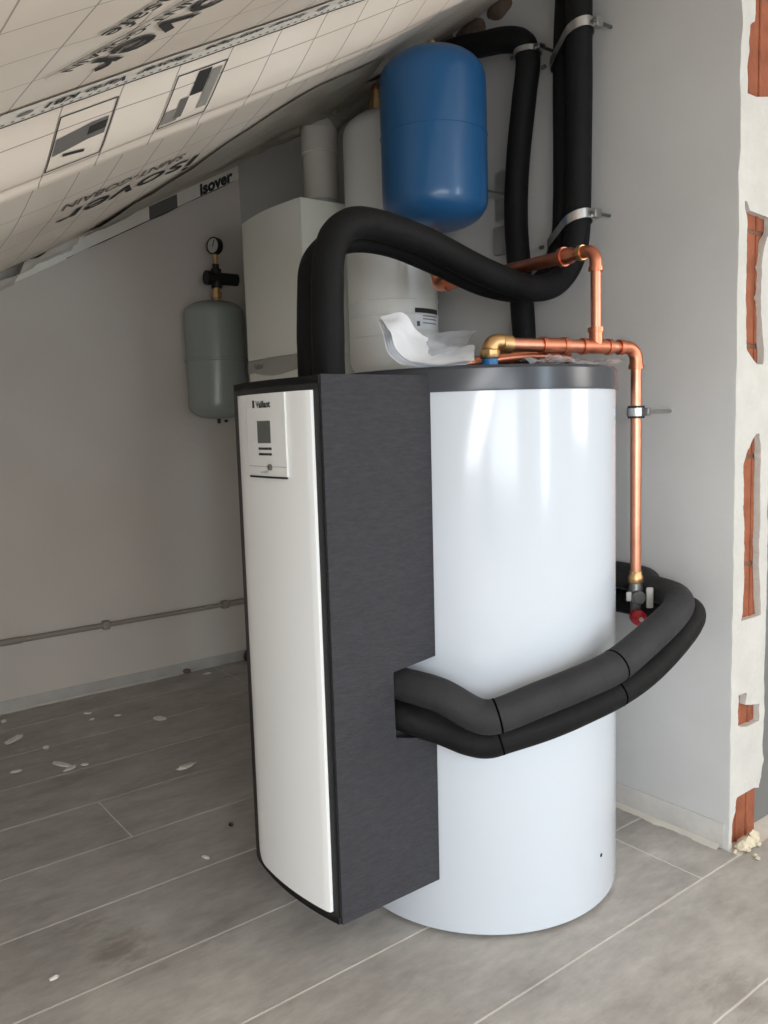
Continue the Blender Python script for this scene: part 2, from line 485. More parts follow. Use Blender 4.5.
# plaster face, running on over the brick end
wr.box((XW, YJ + .002, -.02), (XW + .012, YW, plane_z(XW, YJ) + .04))
wall_right = structure(mk('wall_right', wr, MT['plaster'], origin=(XW, 2, 0)))
# clay blocks in the wall end, 25 cm courses
ztop = plane_z(XW, YJ)
zc = .165 - .25
brick_mesh = None
while zc < ztop:
    if brick_mesh is None:
        g = G().box((XW + .0125, BC, .002), (XJ - .002, BC + .1195, .2485), bev=.004, seg=1)
        g.box((XW + .052, BC - .004, .006), (XW + .060, BC + .01, .244), bev=.002, seg=1)
        g.box((XW + .098, BC - .004, .006), (XW + .106, BC + .01, .244), bev=.002, seg=1)
        o = mk('brick', g, MT['brick'], wall_right, smooth=0); brick_mesh = o.data
        o.location = (0, 0, zc)
    else:
        o = bpy.data.objects.new('brick', brick_mesh); COL.objects.link(o); o.parent = wall_right; o.location = (0, 0, zc)
    zc += .25
mo = mk('mortar_core', G().box((XW + .0135, BC + .003, -.02), (XJ - .004, BC + .119, ztop)), MT['mortar'], wall_right, smooth=0)

# broken plaster skin of the wall end (holes show the brick)
rnd = random.Random(3)
def jag(z, s, a=.004): return noise.noise(Vector((s * 7.3, z * 38, s))) * a + noise.noise(Vector((s * 3.1, z * 120, s + 5))) * a * .45
HOLES = [  # z table: left edge, right edge
    [(-.02, XW + .016, XJ + .01), (.03, XW + .014, XJ + .01), (.06, XW + .012, XJ + .01), (.085, XW + .026, XJ + .01), (.118, XW + .03, XJ - .022), (.127, XW + .034, XW + .075)],
    [(.278, XW + .088, XW + .126), (.292, XW + .034, XW + .128), (.325, XW + .033, XW + .128), (.335, XW + .033, XW + .066), (.366, XW + .030, XW + .068), (.372, XW + .030, XW + .036)],
    [(.538, XW + .040, XW + .124), (.56, XW + .042, XW + .122), (.66, XW + .048, XW + .112), (.75, XW + .044, XW + .112), (.90, XW + .036, XW + .112), (.93, XW + .052, XW + .112), (.965, XW + .088, XW + .106), (.972, XW + .1, XW + .105)],
    [(1.118, XW + .098, XW + .112), (1.135, XW + .066, XW + .116), (1.155, XW + .040, XW + .116), (1.25, XW + .036, XW + .10), (1.34, XW + .036, XW + .098), (1.40, XW + .032, XW + .116), (1.42, XW + .034, XW + .135), (1.447, XW + .030, XW + .135), (1.452, XW + .028, XW + .05), (1.475, XW + .026, XW + .034)],
    [(1.690, XW + .026, XW + .034), (1.692, XW + .026, XW + .06), (1.712, XW + .028, XJ + .01), (1.80, XW + .03, XJ + .01), (1.835, XW + .034, XJ + .01), (1.842, XW + .052, XJ + .01), (1.90, XW + .056, XJ + .01), (2.1, XW + .06, XJ + .01)],
]
def jamb_skin():
    bm = bmesh.new()
    zs = []; z = -.005
    while z < ztop: zs.append(z); z += .006
    rows = []
    for z in zs:
        hole = None
        for h in HOLES:
            if h[0][0] <= z <= h[-1][0]: hole = h
        xe = XJ + jag(z, 9, .003)
        if z < .2: xe = XJ - max(0, (.18 - z)) * .25 + jag(z, 9, .006)
        if hole:
            L = interpl([(a, b) for a, b, c in hole], z) + jag(z, 1); R = interpl([(a, c) for a, b, c in hole], z) + jag(z, 2)
            if R > xe - .004: R = xe
            if R < L + .003: R = L + .003
        else:
            L = XW + .04; R = XW + .09
        rows.append((z, XW + .0005, L, R, xe, hole is not None))
    grid = []
    for (z, a, L, R, xe, h) in rows:
        b_ = noise.noise(Vector((z * 9, 2, 1))) * .002
        grid.append([bm.verts.new((x, YJ + b_ + noise.noise(Vector((x * 30, z * 20, 4))) * .0022, z)) for x in (a, L, R, xe)])
    for i in range(len(rows) - 1):
        A, B = grid[i], grid[i + 1]; h = rows[i][5] and rows[i + 1][5]
        bm.faces.new((A[0], A[1], B[1], B[0]))
        if not h: bm.faces.new((A[1], A[2], B[2], B[1]))
        if rows[i][4] - rows[i][3] > 1e-4 or rows[i + 1][4] - rows[i + 1][3] > 1e-4:
            try: bm.faces.new((A[2], A[3], B[3], B[2]))
            except ValueError: pass
    bmesh.ops.dissolve_degenerate(bm, dist=1e-6, edges=list(bm.edges))
    r = bmesh.ops.extrude_face_region(bm, geom=list(bm.faces))
    for v in r['geom']:
        if isinstance(v, bmesh.types.BMVert): v.co.y = BC - .0005
    bm.normal_update()
    bm.verts.index_update()
    g = G(); g.add([v.co.copy() for v in bm.verts], [[v.index for v in f.verts] for f in bm.faces]); bm.free()
    return g
js = mk('plaster_skin', jamb_skin(), MT['plaster_jamb'], wall_right, smooth=.5); js['label'] = 'broken white plaster over orange clay brick'

# grey door lining behind the wall end
tr = structure(mk('trim_1', G().box((XJ + .004, YJ + .03, 0), (XJ + .17, YJ + .13, 2.05), bev=.003), MT['door_grey']), 'dark grey door lining behind the wall end')
# walls out of the picture
structure(mk('wall_far', sloped_wall(YJ + .6, YJ + .7, XJ + .01, X1), MT['plaster_left']))
g = G().box((X1, Y0, -.02), (X1 + .15, YW, plane_z(X1, 0) + .2)); structure(mk('wall_end', g, MT['plaster']))
structure(mk('wall_knee', G().box((X0 - .15, Y0, -.02), (X0, YW + .15, plane_z(X0, 0) + .12)), MT['plaster']))
# gable wall behind the camera with two windows
def gable():
    g = G(); wins = [(-.8, .7, .5, 1.5 - .02), (1.69, 2.31, .4, 2.1)]
    xs = [X0, -.8, .7, 1.69, 2.31, X1]
    for a, b_ in zip(xs, xs[1:]):
        w = next((w for w in wins if abs(w[0] - a) < 1e-6), None)
        def wedge(z0a, z0b, z1a, z1b):
            V = []
            for y in (Y0 - .15, Y0): V += [(a, y, z0a), (b_, y, z0b), (b_, y, z1b), (a, y, z1a)]
            g.add(V, [(0, 1, 2, 3), (7, 6, 5, 4), (0, 4, 5, 1), (1, 5, 6, 2), (2, 6, 7, 3), (3, 7, 4, 0)])
        ta, tb = plane_z(a, Y0) + .05, plane_z(b_, Y0) + .05
        if w is None: wedge(-.02, -.02, ta, tb)
        else:
            wedge(-.02, -.02, w[2], w[2])
            if w[0] > 1: wedge(w[3], w[3], ta, tb)
    return g
structure(mk('wall_back', gable(), MT['plaster'], smooth=0))
for i, (a, b_, c, d) in enumerate([(-.8, .7, .5, 1.0), (1.69, 2.31, .4, 2.1)]):
    g = G()
    t = .05
    g.box((a, Y0 - .1, c), (a + t, Y0 - .04, d)); g.box((b_ - t, Y0 - .1, c), (b_, Y0 - .04, d))
    g.box((a + t, Y0 - .1, c), (b_ - t, Y0 - .04, c + t)); g.box((a + t, Y0 - .1, d - t), (b_ - t, Y0 - .04, d))
    structure(mk('window_%d' % (i + 1), g, MT['window_frame'], smooth=0))

g = G()  # frame for the added roof light; the ceiling behind it is closed
def rwp(dx, dy, dn): return Vector((RWX + dx * .8818 + dn * .4717, RWY + dy, RWZ + .035 + dx * .4717 - dn * .8818))
for (xa, xb, ya, yb) in ((-.52, -.45, -.82, .82), (.45, .52, -.82, .82), (-.45, .45, -.82, -.75), (-.45, .45, .75, .82)):
    q = G().box((xa, ya, 0), (xb, yb, .05)); q.v = [tuple(rwp(*p)) for p in q.v]; g.add(q.v, q.f)
structure(mk('window_3', g, MT['window_frame'], smooth=0))

g = G()  # frame around the added end wall light, set on the solid wall
for (ya, yb, za, zb) in ((-2.0, -1.94, .8, 2.1), (-.36, -.30, .8, 2.1), (-1.94, -.36, .8, .86), (-1.94, -.36, 2.04, 2.1)):
    g.box((X1 - .05, ya, za), (X1, yb, zb))
structure(mk('window_4', g, MT['window_frame'], smooth=0))

# skirting zone: adhesive bed where the skirting tiles are missing, caulk line at the floor
bb = structure(mk('baseboard_right', G().box((XW - .0035, YJ + .012, 0), (XW, YW, .062), bev=.001), MT['adhesive']), 'grey adhesive band along the foot of the right wall')
g = G(); pts = []
y = YJ + .02
top = []
while y < 3.15:
    w = .012 + .008 * noise.noise(Vector((y * 14, 0, 0))) + .006 * noise.noise(Vector((y * 45, 2, 0)))
    top.append((y, max(.003, w))); y += .012
V = []; F = []
for (y, w) in top:
    V += [(XW - .004, y, .010), (XW - .004 - w * .5, y, .0055), (XW - .004 - w, y, .0004)]
for i in range(len(top) - 1):
    F += [(3 * i, 3 * i + 1, 3 * i + 4, 3 * i + 3), (3 * i + 1, 3 * i + 2, 3 * i + 5, 3 * i + 4)]
mk('caulk_line', g.add(V, F), MT['caulk'], bb)
bl = structure(mk('baseboard_left', G().box((X0, YW - .003, 0), (XW - .03, YW, .046), bev=.001), MT['adhesive']), 'grey adhesive band along the foot of the left wall')
g = G(); V = []; F = []; x = .2; n_ = 0
while x < 1.35:
    w = max(.002, .009 + .006 * noise.noise(Vector((x * 20, 7, 0))))
    V += [(x, YW - .0035, .006), (x, YW - .0035 - w, .0004)]; n_ += 1; x += .012
for i in range(n_ - 1): F.append((2 * i, 2 * i + 2, 2 * i + 3, 2 * i + 1))
mk('caulk_line', g.add(V, F), MT['caulk'], bl)

# ---------------- print and tapes on the ceiling membrane
def ceil_strip(y0, y1, x0, x1, lift, jitter=0.0, seed=0):
    """a strip lying under the membrane"""
    g = G(); n = max(2, int((x1 - x0) / .02)); m = 4
    V = []; F = []
    for i in range(n + 1):
        x = lerp(x0, x1, i / n); j = jitter * noise.noise(Vector((x * 12, seed, 0)))
        for k in range(m + 1):
            y = lerp(y0, y1, k / m) + j
            V.append((x, y, ceil_z(x, y) - lift))
    for i in range(n):
        for k in range(m):
            a = i * (m + 1) + k; F.append((a, a + 1, a + m + 2, a + m + 1))
    return g.add(V, F)
def ceil_text(s, size, xr, y, bold=0.0, lift=.0022, spacing=1.0, sy=1.0):
    """lettering printed on the ceiling; reads down the slope; xr = X where the text ENDS"""
    v, f = textmesh(s, size, bold, spacing)
    w = max(p[0] for p in v)
    g = G(); V = []
    for p in v:
        X = xr + (w - p[0]) / 1.134; Y = y + p[1] * sy
        V.append((X, Y, ceil_z(X, Y) - lift))
    return g.add(V, f)
def cpart(name, g, m):
    return mk(name, g, MT[m], ceil_o, smooth=1.2)
tp = cpart('sealing_tape', ceil_strip(1.086, 1.147, -.3, 1.25, .0035, .003, 1), 'tape_white'); tp['label'] = 'white printed sealing tape'
cpart('tape_edge_line', ceil_strip(1.1445, 1.1472, -.3, 1.2, .0045, .003, 1), 'print_dark')
for (s, sz, x, yy) in (('isover  Vario KB1', .030, .338, 1.100), ('isover  easy tape', .028, .560, 1.101), ('isover  Vario KB1', .030, .80, 1.100)):
    cpart('tape_lettering', ceil_text(s, sz, x, yy, .0009, lift=.0050, sy=1.2), 'print_dark')
x = .05
g = G()
while x < 1.15:
    g2 = ceil_strip(1.136, 1.1395, x, x + .004, .0048); g.add(g2.v, g2.f); x += .0125
cpart('tape_tick_marks', g, 'print_mid')
for x in (.312, .530, .765):
    v = G(); P = []
    for i in range(20):
        a = 2 * pi * i / 20; X = x + .010 * cos(a); Y = 1.116 + .011 * sin(a); P.append((X, Y, ceil_z(X, Y) - .0048))
    cpart('tape_emblem', v.add(P, [tuple(range(20))]), 'print_light')
# big print on the first bay, set askew to the tape
def skew_print(v, f, dr, u0, lift=.0026):
    """reading direction d, letter-up direction u in the ceiling plane; dr = where the line ends along d"""
    w = max(p[0] for p in v); g = G(); V = []
    for p in v:
        a = dr - (w - p[0]); b = u0 + p[1]
        X = -.572 * a + .82 * b; Y = .82 * a + .572 * b
        V.append((X, Y, ceil_z(X, Y) - lift))
    return g.add(V, f)
v, f = textmesh('isover', .108, .0012); cpart('membrane_lettering', skew_print(v, f, .632, .850), 'print_dark')
v, f = textmesh('SAINT-GOBAIN', .028, .0006); cpart('membrane_lettering', skew_print(v, f, .622, .816), 'print_dark')
v, f = textmesh('Vario Xtrasafe', .044, .0004); cpart('membrane_lettering', skew_print(v, f, .530, .760), 'print_dark')
for uu in (.806,):
    n = 20; v = [(i * .5 / n, k * .0018, 0) for i in range(n + 1) for k in (0, 1)]
    f = [(2 * i, 2 * i + 2, 2 * i + 3, 2 * i + 1) for i in range(n)]
    cpart('membrane_rule_line', skew_print(v, f, .636, uu, .0022), 'print_dark')
# hanging lap edge of the drooping sheet
g = G(); V = []; F = []; n = 70
for i in range(n + 1):
    x = lerp(-.3, 1.15, i / n); j = .004 * noise.noise(Vector((x * 5, 1, 0))); k = 1.0 if x < .6 else max(.15, 1 - (x - .6) * 1.4)
    z0 = ceil_z(x, 1.27)
    V += [(x, 1.268, z0 - .001), (x, 1.284, z0 - .006 * k), (x, 1.292 + j, z0 - .012 * k + j * .5), (x, 1.298 + j, z0 - .009 * k + j * .5), (x, 1.316, z0 + .016)]
for i in range(n):
    for q in range(4): F.append((5 * i + q, 5 * i + q + 1, 5 * i + q + 6, 5 * i + q + 5))
cpart('membrane_lap', g.add(V, F), 'membrane')
# printed boxes on the drooping fold
for bi, (xa, xb) in enumerate(((.372, .455), (.545, .628))):
    ya, yb = 1.172, 1.262
    fr = G()
    for (p, q, r_, s_) in ((ya, ya + .002, xa, xb), (yb - .002, yb, xa, xb), (ya, yb, xa, xa + .002), (ya, yb, xb - .002, xb)):
        t_ = ceil_strip(p, q, r_, s_, .0016); fr.add(t_.v, t_.f)
    cpart('printed_box', fr, 'print_dark')
    if bi == 0:
        cpart('printed_pictogram', ceil_strip(1.20, 1.226, xa + .004, xb - .006, .0018, .012, 5), 'print_mid')
        cpart('printed_pictogram', ceil_strip(1.205, 1.218, xa + .05, xb - .006, .0022, .01, 8), 'print_dark')
        cpart('printed_pictogram', ceil_strip(1.238, 1.243, xa + .02, xb - .03, .0022, .01, 9), 'print_dark')
    else:
        cpart('printed_pictogram', ceil_strip(1.176, 1.215, xa + .036, xa + .058, .0018), 'print_dark')
        cpart('printed_pictogram', ceil_strip(1.18, 1.245, xa + .06, xb - .006, .0018), 'print_light')
        cpart('printed_pictogram', ceil_strip(1.215, 1.25, xa + .022, xa + .036, .0018), 'print_mid')
        cpart('printed_pictogram', ceil_strip(1.23, 1.255, xa + .004, xa + .03, .0016), 'print_light')
# print on the far bay
cpart('membrane_lettering', ceil_text('isover', .15, 0.565, 1.813, .001, sy=.8), 'print_dark')
cpart('membrane_lettering', ceil_text('SAINT-GOBAIN', .045, 0.555, 1.753, .0006), 'print_mid')
cpart('membrane_lettering', ceil_text('Vario', .15, 0.985, 1.833, .001, sy=.7), 'print_dark')
# strip of tape where the membrane meets the left wall
def wall_strip(x0, x1, h, lift, d0=0.0, seed=0, jit=.006):
    g = G(); V = []; F = []; n = max(2, int((x1 - x0) / .02))
    for i in range(n + 1):
        x = lerp(x0, x1, i / n); z = plane_z(x, YW) - .004 - d0
        j = jit * noise.noise(Vector((x * 9, seed, 0)))
        V += [(x, YW - lift - .001, z), (x, YW - lift, z - h - j)]
    for i in range(n): F.append((2 * i, 2 * i + 2, 2 * i + 3, 2 * i + 1))
    return g.add(V, F)
def wpart(name, g, m): return mk(name, g, MT[m], wall_left, smooth=1.2)
wpart('edge_tape', wall_strip(.70, 1.73, .055, .002, 0, 1), 'tape_white')
wpart('tape_edge_line', wall_strip(1.0, 1.71, .003, .003, .052, 1), 'print_dark')
wpart('tape_print_block', wall_strip(1.33, 1.45, .05, .0032, .002, 2, .001), 'print_mid')
v, f = textmesh('isover', .075, .0035)
w = max(p[0] for p in v)
g = G(); g.add([(1.55 + p[0] * .8, YW - .0042, plane_z(1.55 + p[0] * .8, YW) - .052 + p[1] * .85) for p in v], f); wpart('tape_lettering', g, 'print_dark')
# crumpled bright film at the low end of the ceiling
g = G(); V = []; F = []; nx, ny = 36, 10
for i in range(nx + 1):
    for k in range(ny + 1):
        x = lerp(.45, 1.02, i / nx); y = YW - .004 - .13 * k / ny
        nn = noise.noise(Vector((x * 16, y * 22, 0))) * .016 + noise.noise(Vector((x * 40, y * 50, 0))) * .006
        V.append((x, y, plane_z(x, y) - .035 + .02 * k / ny + nn - (.03 if x < .8 else .0)))
for i in range(nx):
    for k in range(ny):
        a = i * (ny + 1) + k; F.append((a, a + 1, a + ny + 2, a + ny + 1))
cpart('crumpled_film', g.add(V, F), 'tape_white')

# rough mortar around the pipe hole at the top of the right wall
for (yy, zz, ry, rz) in ((1.80, 2.10, .07, .045), (1.93, 2.10, .075, .06), (1.68, 2.13, .05, .03)):
    g = G(); V = []; F = []
    for i in range(7):
        r = 1 - i / 6 * .999
        for k in range(22):
            a = 2 * pi * k / 22
            q = 1 + .18 * noise.noise(Vector((cos(a) * 1.5, sin(a) * 1.5, yy * 9)))
            V.append((XW + .002 - .02 * (1 - r * r), yy + ry * r * q * cos(a), zz + rz * r * q * sin(a)))
    for i in range(6):
        for k in range(22):
            k2 = (k + 1) % 22; F.append((i * 22 + k, (i + 1) * 22 + k, (i + 1) * 22 + k2, i * 22 + k2))
    mk('mortar_patch', g.add(V, F), MT['mortar'], wall_right)

# ------------------------------------------------------------------ storage cylinder with front module
TC, TR = (1.272, 1.331), .3015
unit = thing('hot_water_cylinder', (TC[0], TC[1], 0), 'white round hot water cylinder with dark front module standing on the tiled floor', 'water heater')
mk('base_ring', G().lathe([(.27, 0), (.27, .018)], (TC[0], TC[1], 0), 64), MT['black'], unit)
mk('tank_shell', G().lathe([(.272, .006), (TR - .004, .0065), (TR - .001, .009), (TR, .014), (TR, 1.071)], (TC[0], TC[1], 0), 96), MT['white_enamel'], unit)
mk('tank_lid', G().lathe([(TR - .002, 1.0705), (TR + .003, 1.072), (TR + .0035, 1.076), (TR + .003, 1.112), (TR - .003, 1.118), (.2, 1.121)], (TC[0], TC[1], 0), 96), MT['dark_lid'], unit)
# scuff on the shell
p = onz(601, 855, .1)
a0 = math.atan2(1.06 - TC[1], 1.40 - TC[0])
pp = None
for i in range(400):   # place it on the cylinder along its own line of sight
    d = ray(601, 855); t = 1.2 + i * .002; q = CAMP + d * t
    if (q.x - TC[0]) ** 2 + (q.y - TC[1]) ** 2 <= TR ** 2: pp = q; break
if pp is not None:
    nrm = Vector((pp.x - TC[0], pp.y - TC[1], 0)).normalized()
    mk('rivet', G().lathe([(.004, -.001), (.004, .0012), (.0001, .002)], pp, 10, axis=nrm), MT['black'], unit)

# module: plan outline
MY0, MY1, MZ0, MZ1 = 1.175, 1.519, .120, 1.100
def xf(y):   # front arc of the dark frame
    t = (y - 1.329) / .155
    return .7540 + .0175 * t * t
def arc(y0, y1, n=24, off=0.0): return [(xf(lerp(y0, y1, i / n)) - off, lerp(y0, y1, i / n)) for i in range(n + 1)]
rc = []
for i in range(9):     # rounded far corner
    a = pi - (pi / 2) * i / 8
    rc.append((.7770 + .03 + .03 * cos(a), MY1 - .03 + .03 * sin(a)))
outer = arc(MY0 + .004, MY1 - .033, 24) + rc
inner = [(p[0] + .02, max(MY0 + .016, min(MY1 - .012, p[1]))) for p in outer]
# dark front frame: strip between outer and inner outline
def strip(outer, inner, z0, z1, rnd_y=None, rnd_r=.04):
    g = G(); n = len(outer); V = []
    def rise(y):     # rounded lower far corner
        if rnd_y is None: return 0.0
        d = min(rnd_r * .98, max(0.0, y - (rnd_y - rnd_r))); return rnd_r - sqrt(rnd_r ** 2 - d * d)
    for q, z in enumerate((z0, z1)):
        V += [(p[0], p[1], z + (rise(p[1]) if q == 0 else 0)) for p in outer] + [(p[0], p[1], z + (rise(o_[1]) if q == 0 else 0)) for p, o_ in zip(inner, outer)]
    F = []
    for i in range(n - 1):
        F += [(i, 2 * n + i, 2 * n + i + 1, i + 1), (n + i, n + i + 1, 3 * n + i + 1, 3 * n + i),
              (i, i + 1, n + i + 1, n + i), (2 * n + i, 3 * n + i, 3 * n + i + 1, 2 * n + i + 1)]
    F += [(0, n, 3 * n, 2 * n), (n - 1, 3 * n - 1, 4 * n - 1, 2 * n - 1)]
    return g.add(V, F)
mk('front_frame', strip(outer, inner, MZ0, MZ1, MY1, .05), MT['frame_black'], unit, smooth=.5)
def tank_x(y): return TC[0] - sqrt(max(0, (TR + .001) ** 2 - (y - TC[1]) ** 2))
back = [(min(1.02 if i < 14 else 1.004, tank_x(lerp(MY1, MY0 + .004, i / 16))), lerp(MY1, MY0 + .004, i / 16)) for i in range(17)]
plan = outer + back
plan_ccw = plan[::-1]
lid_plan = [((p[0] - .9) * .99 + .9, p[1]) for p in plan_ccw]
mk('top_cover', G().prism(plan_ccw, MZ1 - .012, MZ1 + .001), MT['frame_black'], unit, smooth=.5)
mk('bottom_cover', G().prism([(p[0], min(p[1], MY1 - .045)) for p in plan_ccw if p[1] < MY1 - .046 or p[0] > .95], MZ0, MZ0 + .012), MT['frame_black'], unit, smooth=.5)
mk('far_side_panel', G().box((.804, MY1 - .012, MZ0 + .045), (tank_x(MY1), MY1, MZ1 - .012)), MT['felt'], unit)
# near side felt panel with a notch for the hoses
xs0, xs1 = .7760, 1.008
prof = [(xs0, MZ0 - .001), (xs1, MZ0 - .001), (xs1 + .002, .408), (.910, .434), (.908, .560), (1.011, .571), (1.014, MZ1 + .003), (xs0 - .003, MZ1 + .003)]
def side_panel():
    g = G(); n = len(prof)
    V = [(p[0], MY0, p[1]) for p in prof] + [(p[0], MY0 + .012, p[1]) for p in prof]
    F = [tuple(range(n)), tuple(range(2 * n - 1, n - 1, -1))]
    for i in range(n):
        j = (i + 1) % n; F.append((j, i, i + n, j + n))
    return g.add(V, F)
sp = mk('side_panel', side_panel(), MT['felt'], unit, smooth=.4); sp['label'] = 'dark grey felt side panel with a notch for hoses'
# white front panel
fo = arc(MY0 + .017, MY1 - .061, 34, .0080); fi = arc(MY0 + .017, MY1 - .061, 34, -.002)
fo[0] = (fo[0][0] + .002, fo[0][1])
for i in range(5): fo[-1 - i] = (fo[-1 - i][0] + (.0065, .004, .0022, .001, .0003)[i], fo[-1 - i][1])
fp = mk('front_panel', strip(fo, fi, MZ0 + .021, 1.077, MY1 - .057, .055), MT['white_plastic'], unit, smooth=.5)
# control panel
def front_plate(y0, y1, z0, z1, out, thick, n=8):
    a = arc(y0, y1, n, out); b_ = arc(y0, y1, n, out - thick)
    return strip(a, b_, z0, z1)
cp = mk('control_panel', front_plate(1.252, 1.385, .927, 1.076, .0125, .004), MT['ctrl_white'], fp, smooth=.5)
def cpiece(name, y0, y1, z0, z1, m, out=.0135, th=.0012): return mk(name, front_plate(y0, y1, z0, z1, out, th, 3), MT[m], fp, smooth=.5)
cpiece('display', 1.297, 1.342, .988, 1.028, 'display')
for row, z in enumerate((.976, .966)):
    for k in range(4): cpiece('button', 1.296 + k * .0115, 1.296 + k * .0115 + .0095, z, z + .0042, 'print_dark')
cpiece('slot', 1.251, 1.379, .925, .9285, 'black', .0145, .003)
cpiece('flap_line', 1.252, 1.381, .9455, .9462, 'print_light')
mk('selector_knob', G().lathe([(.0055, 0), (.0055, .004), (.004, .005)], (xf(1.301) - .0125, 1.301, .945), 16, axis=(-1, 0, 0)), MT['print_mid'], fp)
def front_text(s, size, yc, z, bold, m, out=.0142):
    v, f = textmesh(s, size, bold); w = max(p[0] for p in v)
    g = G(); V = []
    for p in v:
        y = yc + w / 2 - p[0]; V.append((xf(y) - out, y, z + p[1]))
    return mk('lettering', g.add(V, f), MT[m], fp, smooth=0)
front_text('Vaillant', .0165, 1.317, 1.052, .0006, 'print_dark')
cpiece('logo_emblem', 1.351, 1.3575, 1.052, 1.0655, 'print_dark')
front_text('auroSTEP', .0065, 1.32, .934, .0, 'print_mid')

# ------------------------------------------------------------------ insulated hoses and pipes
def hose(name, pts, r, m, label, sub=10, seams=(), cat='insulated hose', ovl=True):
    P = smoothpath(pts, sub)
    R = [r * (1 + .035 * noise.noise(Vector((i * .13, r * 100 + len(pts), 0)))) for i in range(len(P))]
    t = thing(name, P[0] if P[0].z < P[-1].z else P[-1], label, cat)
    mk('foam_sleeve', G().tube(P, R, 22), MT[m], t, smooth=1.2)
    for s in seams:
        i = int(s * (len(P) - 1)); i = max(1, min(len(P) - 2, i))
        d = (P[i + 1] - P[i - 1]).normalized()
        mk('joint_seam', G().tube([P[i] - d * .0018, P[i] + d * .0018], R[i] * 1.016, 22), MT['seam'], t, smooth=1.2)
    return t
A = [dep(329, 379, 1.585), dep(328, 340, 1.585), dep(327.5, 290, 1.59), dep(329, 255, 1.60), dep(337, 234, 1.625), dep(355, 223, 1.66), dep(385, 227, 1.73),
     dep(430, 244, 1.83), dep(480, 270, 1.905), dep(518, 285, 1.96), dep(542, 288, 2.005), onx(562, 277, 1.645), onx(575, 248, 1.658), onx(578, 200, 1.663), onx(579, 100, 1.663), onx(579, 30, 1.663), Vector((1.663, 1.352, 2.10))]
hose('insulated_hose', A, .0315, 'foam_black', 'black foam insulated hose rising from module top and bending up the right wall')
Bp = [dep(312, 379, 1.653), dep(311, 340, 1.653), dep(311, 300, 1.663), dep(313, 268, 1.678), dep(326, 249, 1.708), dep(352, 239, 1.748), dep(390, 244, 1.818),
      dep(430, 260, 1.898), dep(480, 283, 1.988), dep(515, 291, 2.048), dep(537, 286, 2.108), onx(553, 266, 1.692), onx(562, 237, 1.699), onx(564, 200, 1.700), onx(564, 100, 1.700), onx(565, 30, 1.700), Vector((1.700, 1.416, 2.10))]
hose('insulated_hose', Bp, .0280, 'foam_black', 'second black foam hose bundled behind the hose from module top')
# insulated pipe that turns from behind the blue vessel down the wall
Pp = [Vector((1.66, 2.02, 2.052)), onx(450, 52, 1.66), onx(480, 45, 1.66), onx(505, 40, 1.665), onx(522, 43, 1.672), onx(528, 60, 1.675), onx(524, 100, 1.68), onx(518, 160, 1.68), onx(516, 220, 1.685), onx(521, 290, 1.69), onx(524, 335, 1.69), onx(526, 400, 1.69), onx(528, 480, 1.69)]
hose('insulated_pipe', Pp, .0315, 'foam_black', 'black insulated pipe elbowing down the wall beside the blue vessel', cat='insulated pipe')
# hoses around the front of the cylinder
C_ = [Vector((.935, 1.29, .528)), Vector((.941, 1.195, .527)), dep(440, 695, 1.513), dep(470, 712, 1.498), dep(486, 717, 1.493), dep(503, 714, 1.493), dep(540, 699, 1.503), dep(575, 685, 1.518), dep(612, 668, 1.553), dep(640, 646, 1.598), dep(664, 624, 1.665),
      dep(678, 608, 1.764), dep(678, 599, 1.834), dep(668, 593, 1.904), dep(650, 587, 1.959), Vector((1.688, 1.19, .624)), Vector((1.695, 1.32, .624)), Vector((1.695, 1.45, .62))]
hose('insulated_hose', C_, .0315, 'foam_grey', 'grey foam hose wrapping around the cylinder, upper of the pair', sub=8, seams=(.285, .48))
D_ = [Vector((.935, 1.29, .468)), Vector((.941, 1.195, .464)), dep(440, 729, 1.566), dep(468, 740, 1.554), dep(486, 743, 1.551), dep(505, 738, 1.551), dep(540, 727, 1.561), dep(575, 713, 1.576), dep(612, 695, 1.606), dep(645, 673, 1.656), dep(672, 646, 1.716),
      dep(689, 624, 1.776), dep(692, 612, 1.841), dep(682, 606, 1.901), dep(664, 604, 1.956), Vector((1.688, 1.17, .560)), Vector((1.695, 1.32, .558)), Vector((1.695, 1.45, .556))]
hose('insulated_hose', D_, .0285, 'foam_black', 'ragged black foam hose wrapping around the cylinder, lower of the pair', sub=8, seams=(.285, .48))

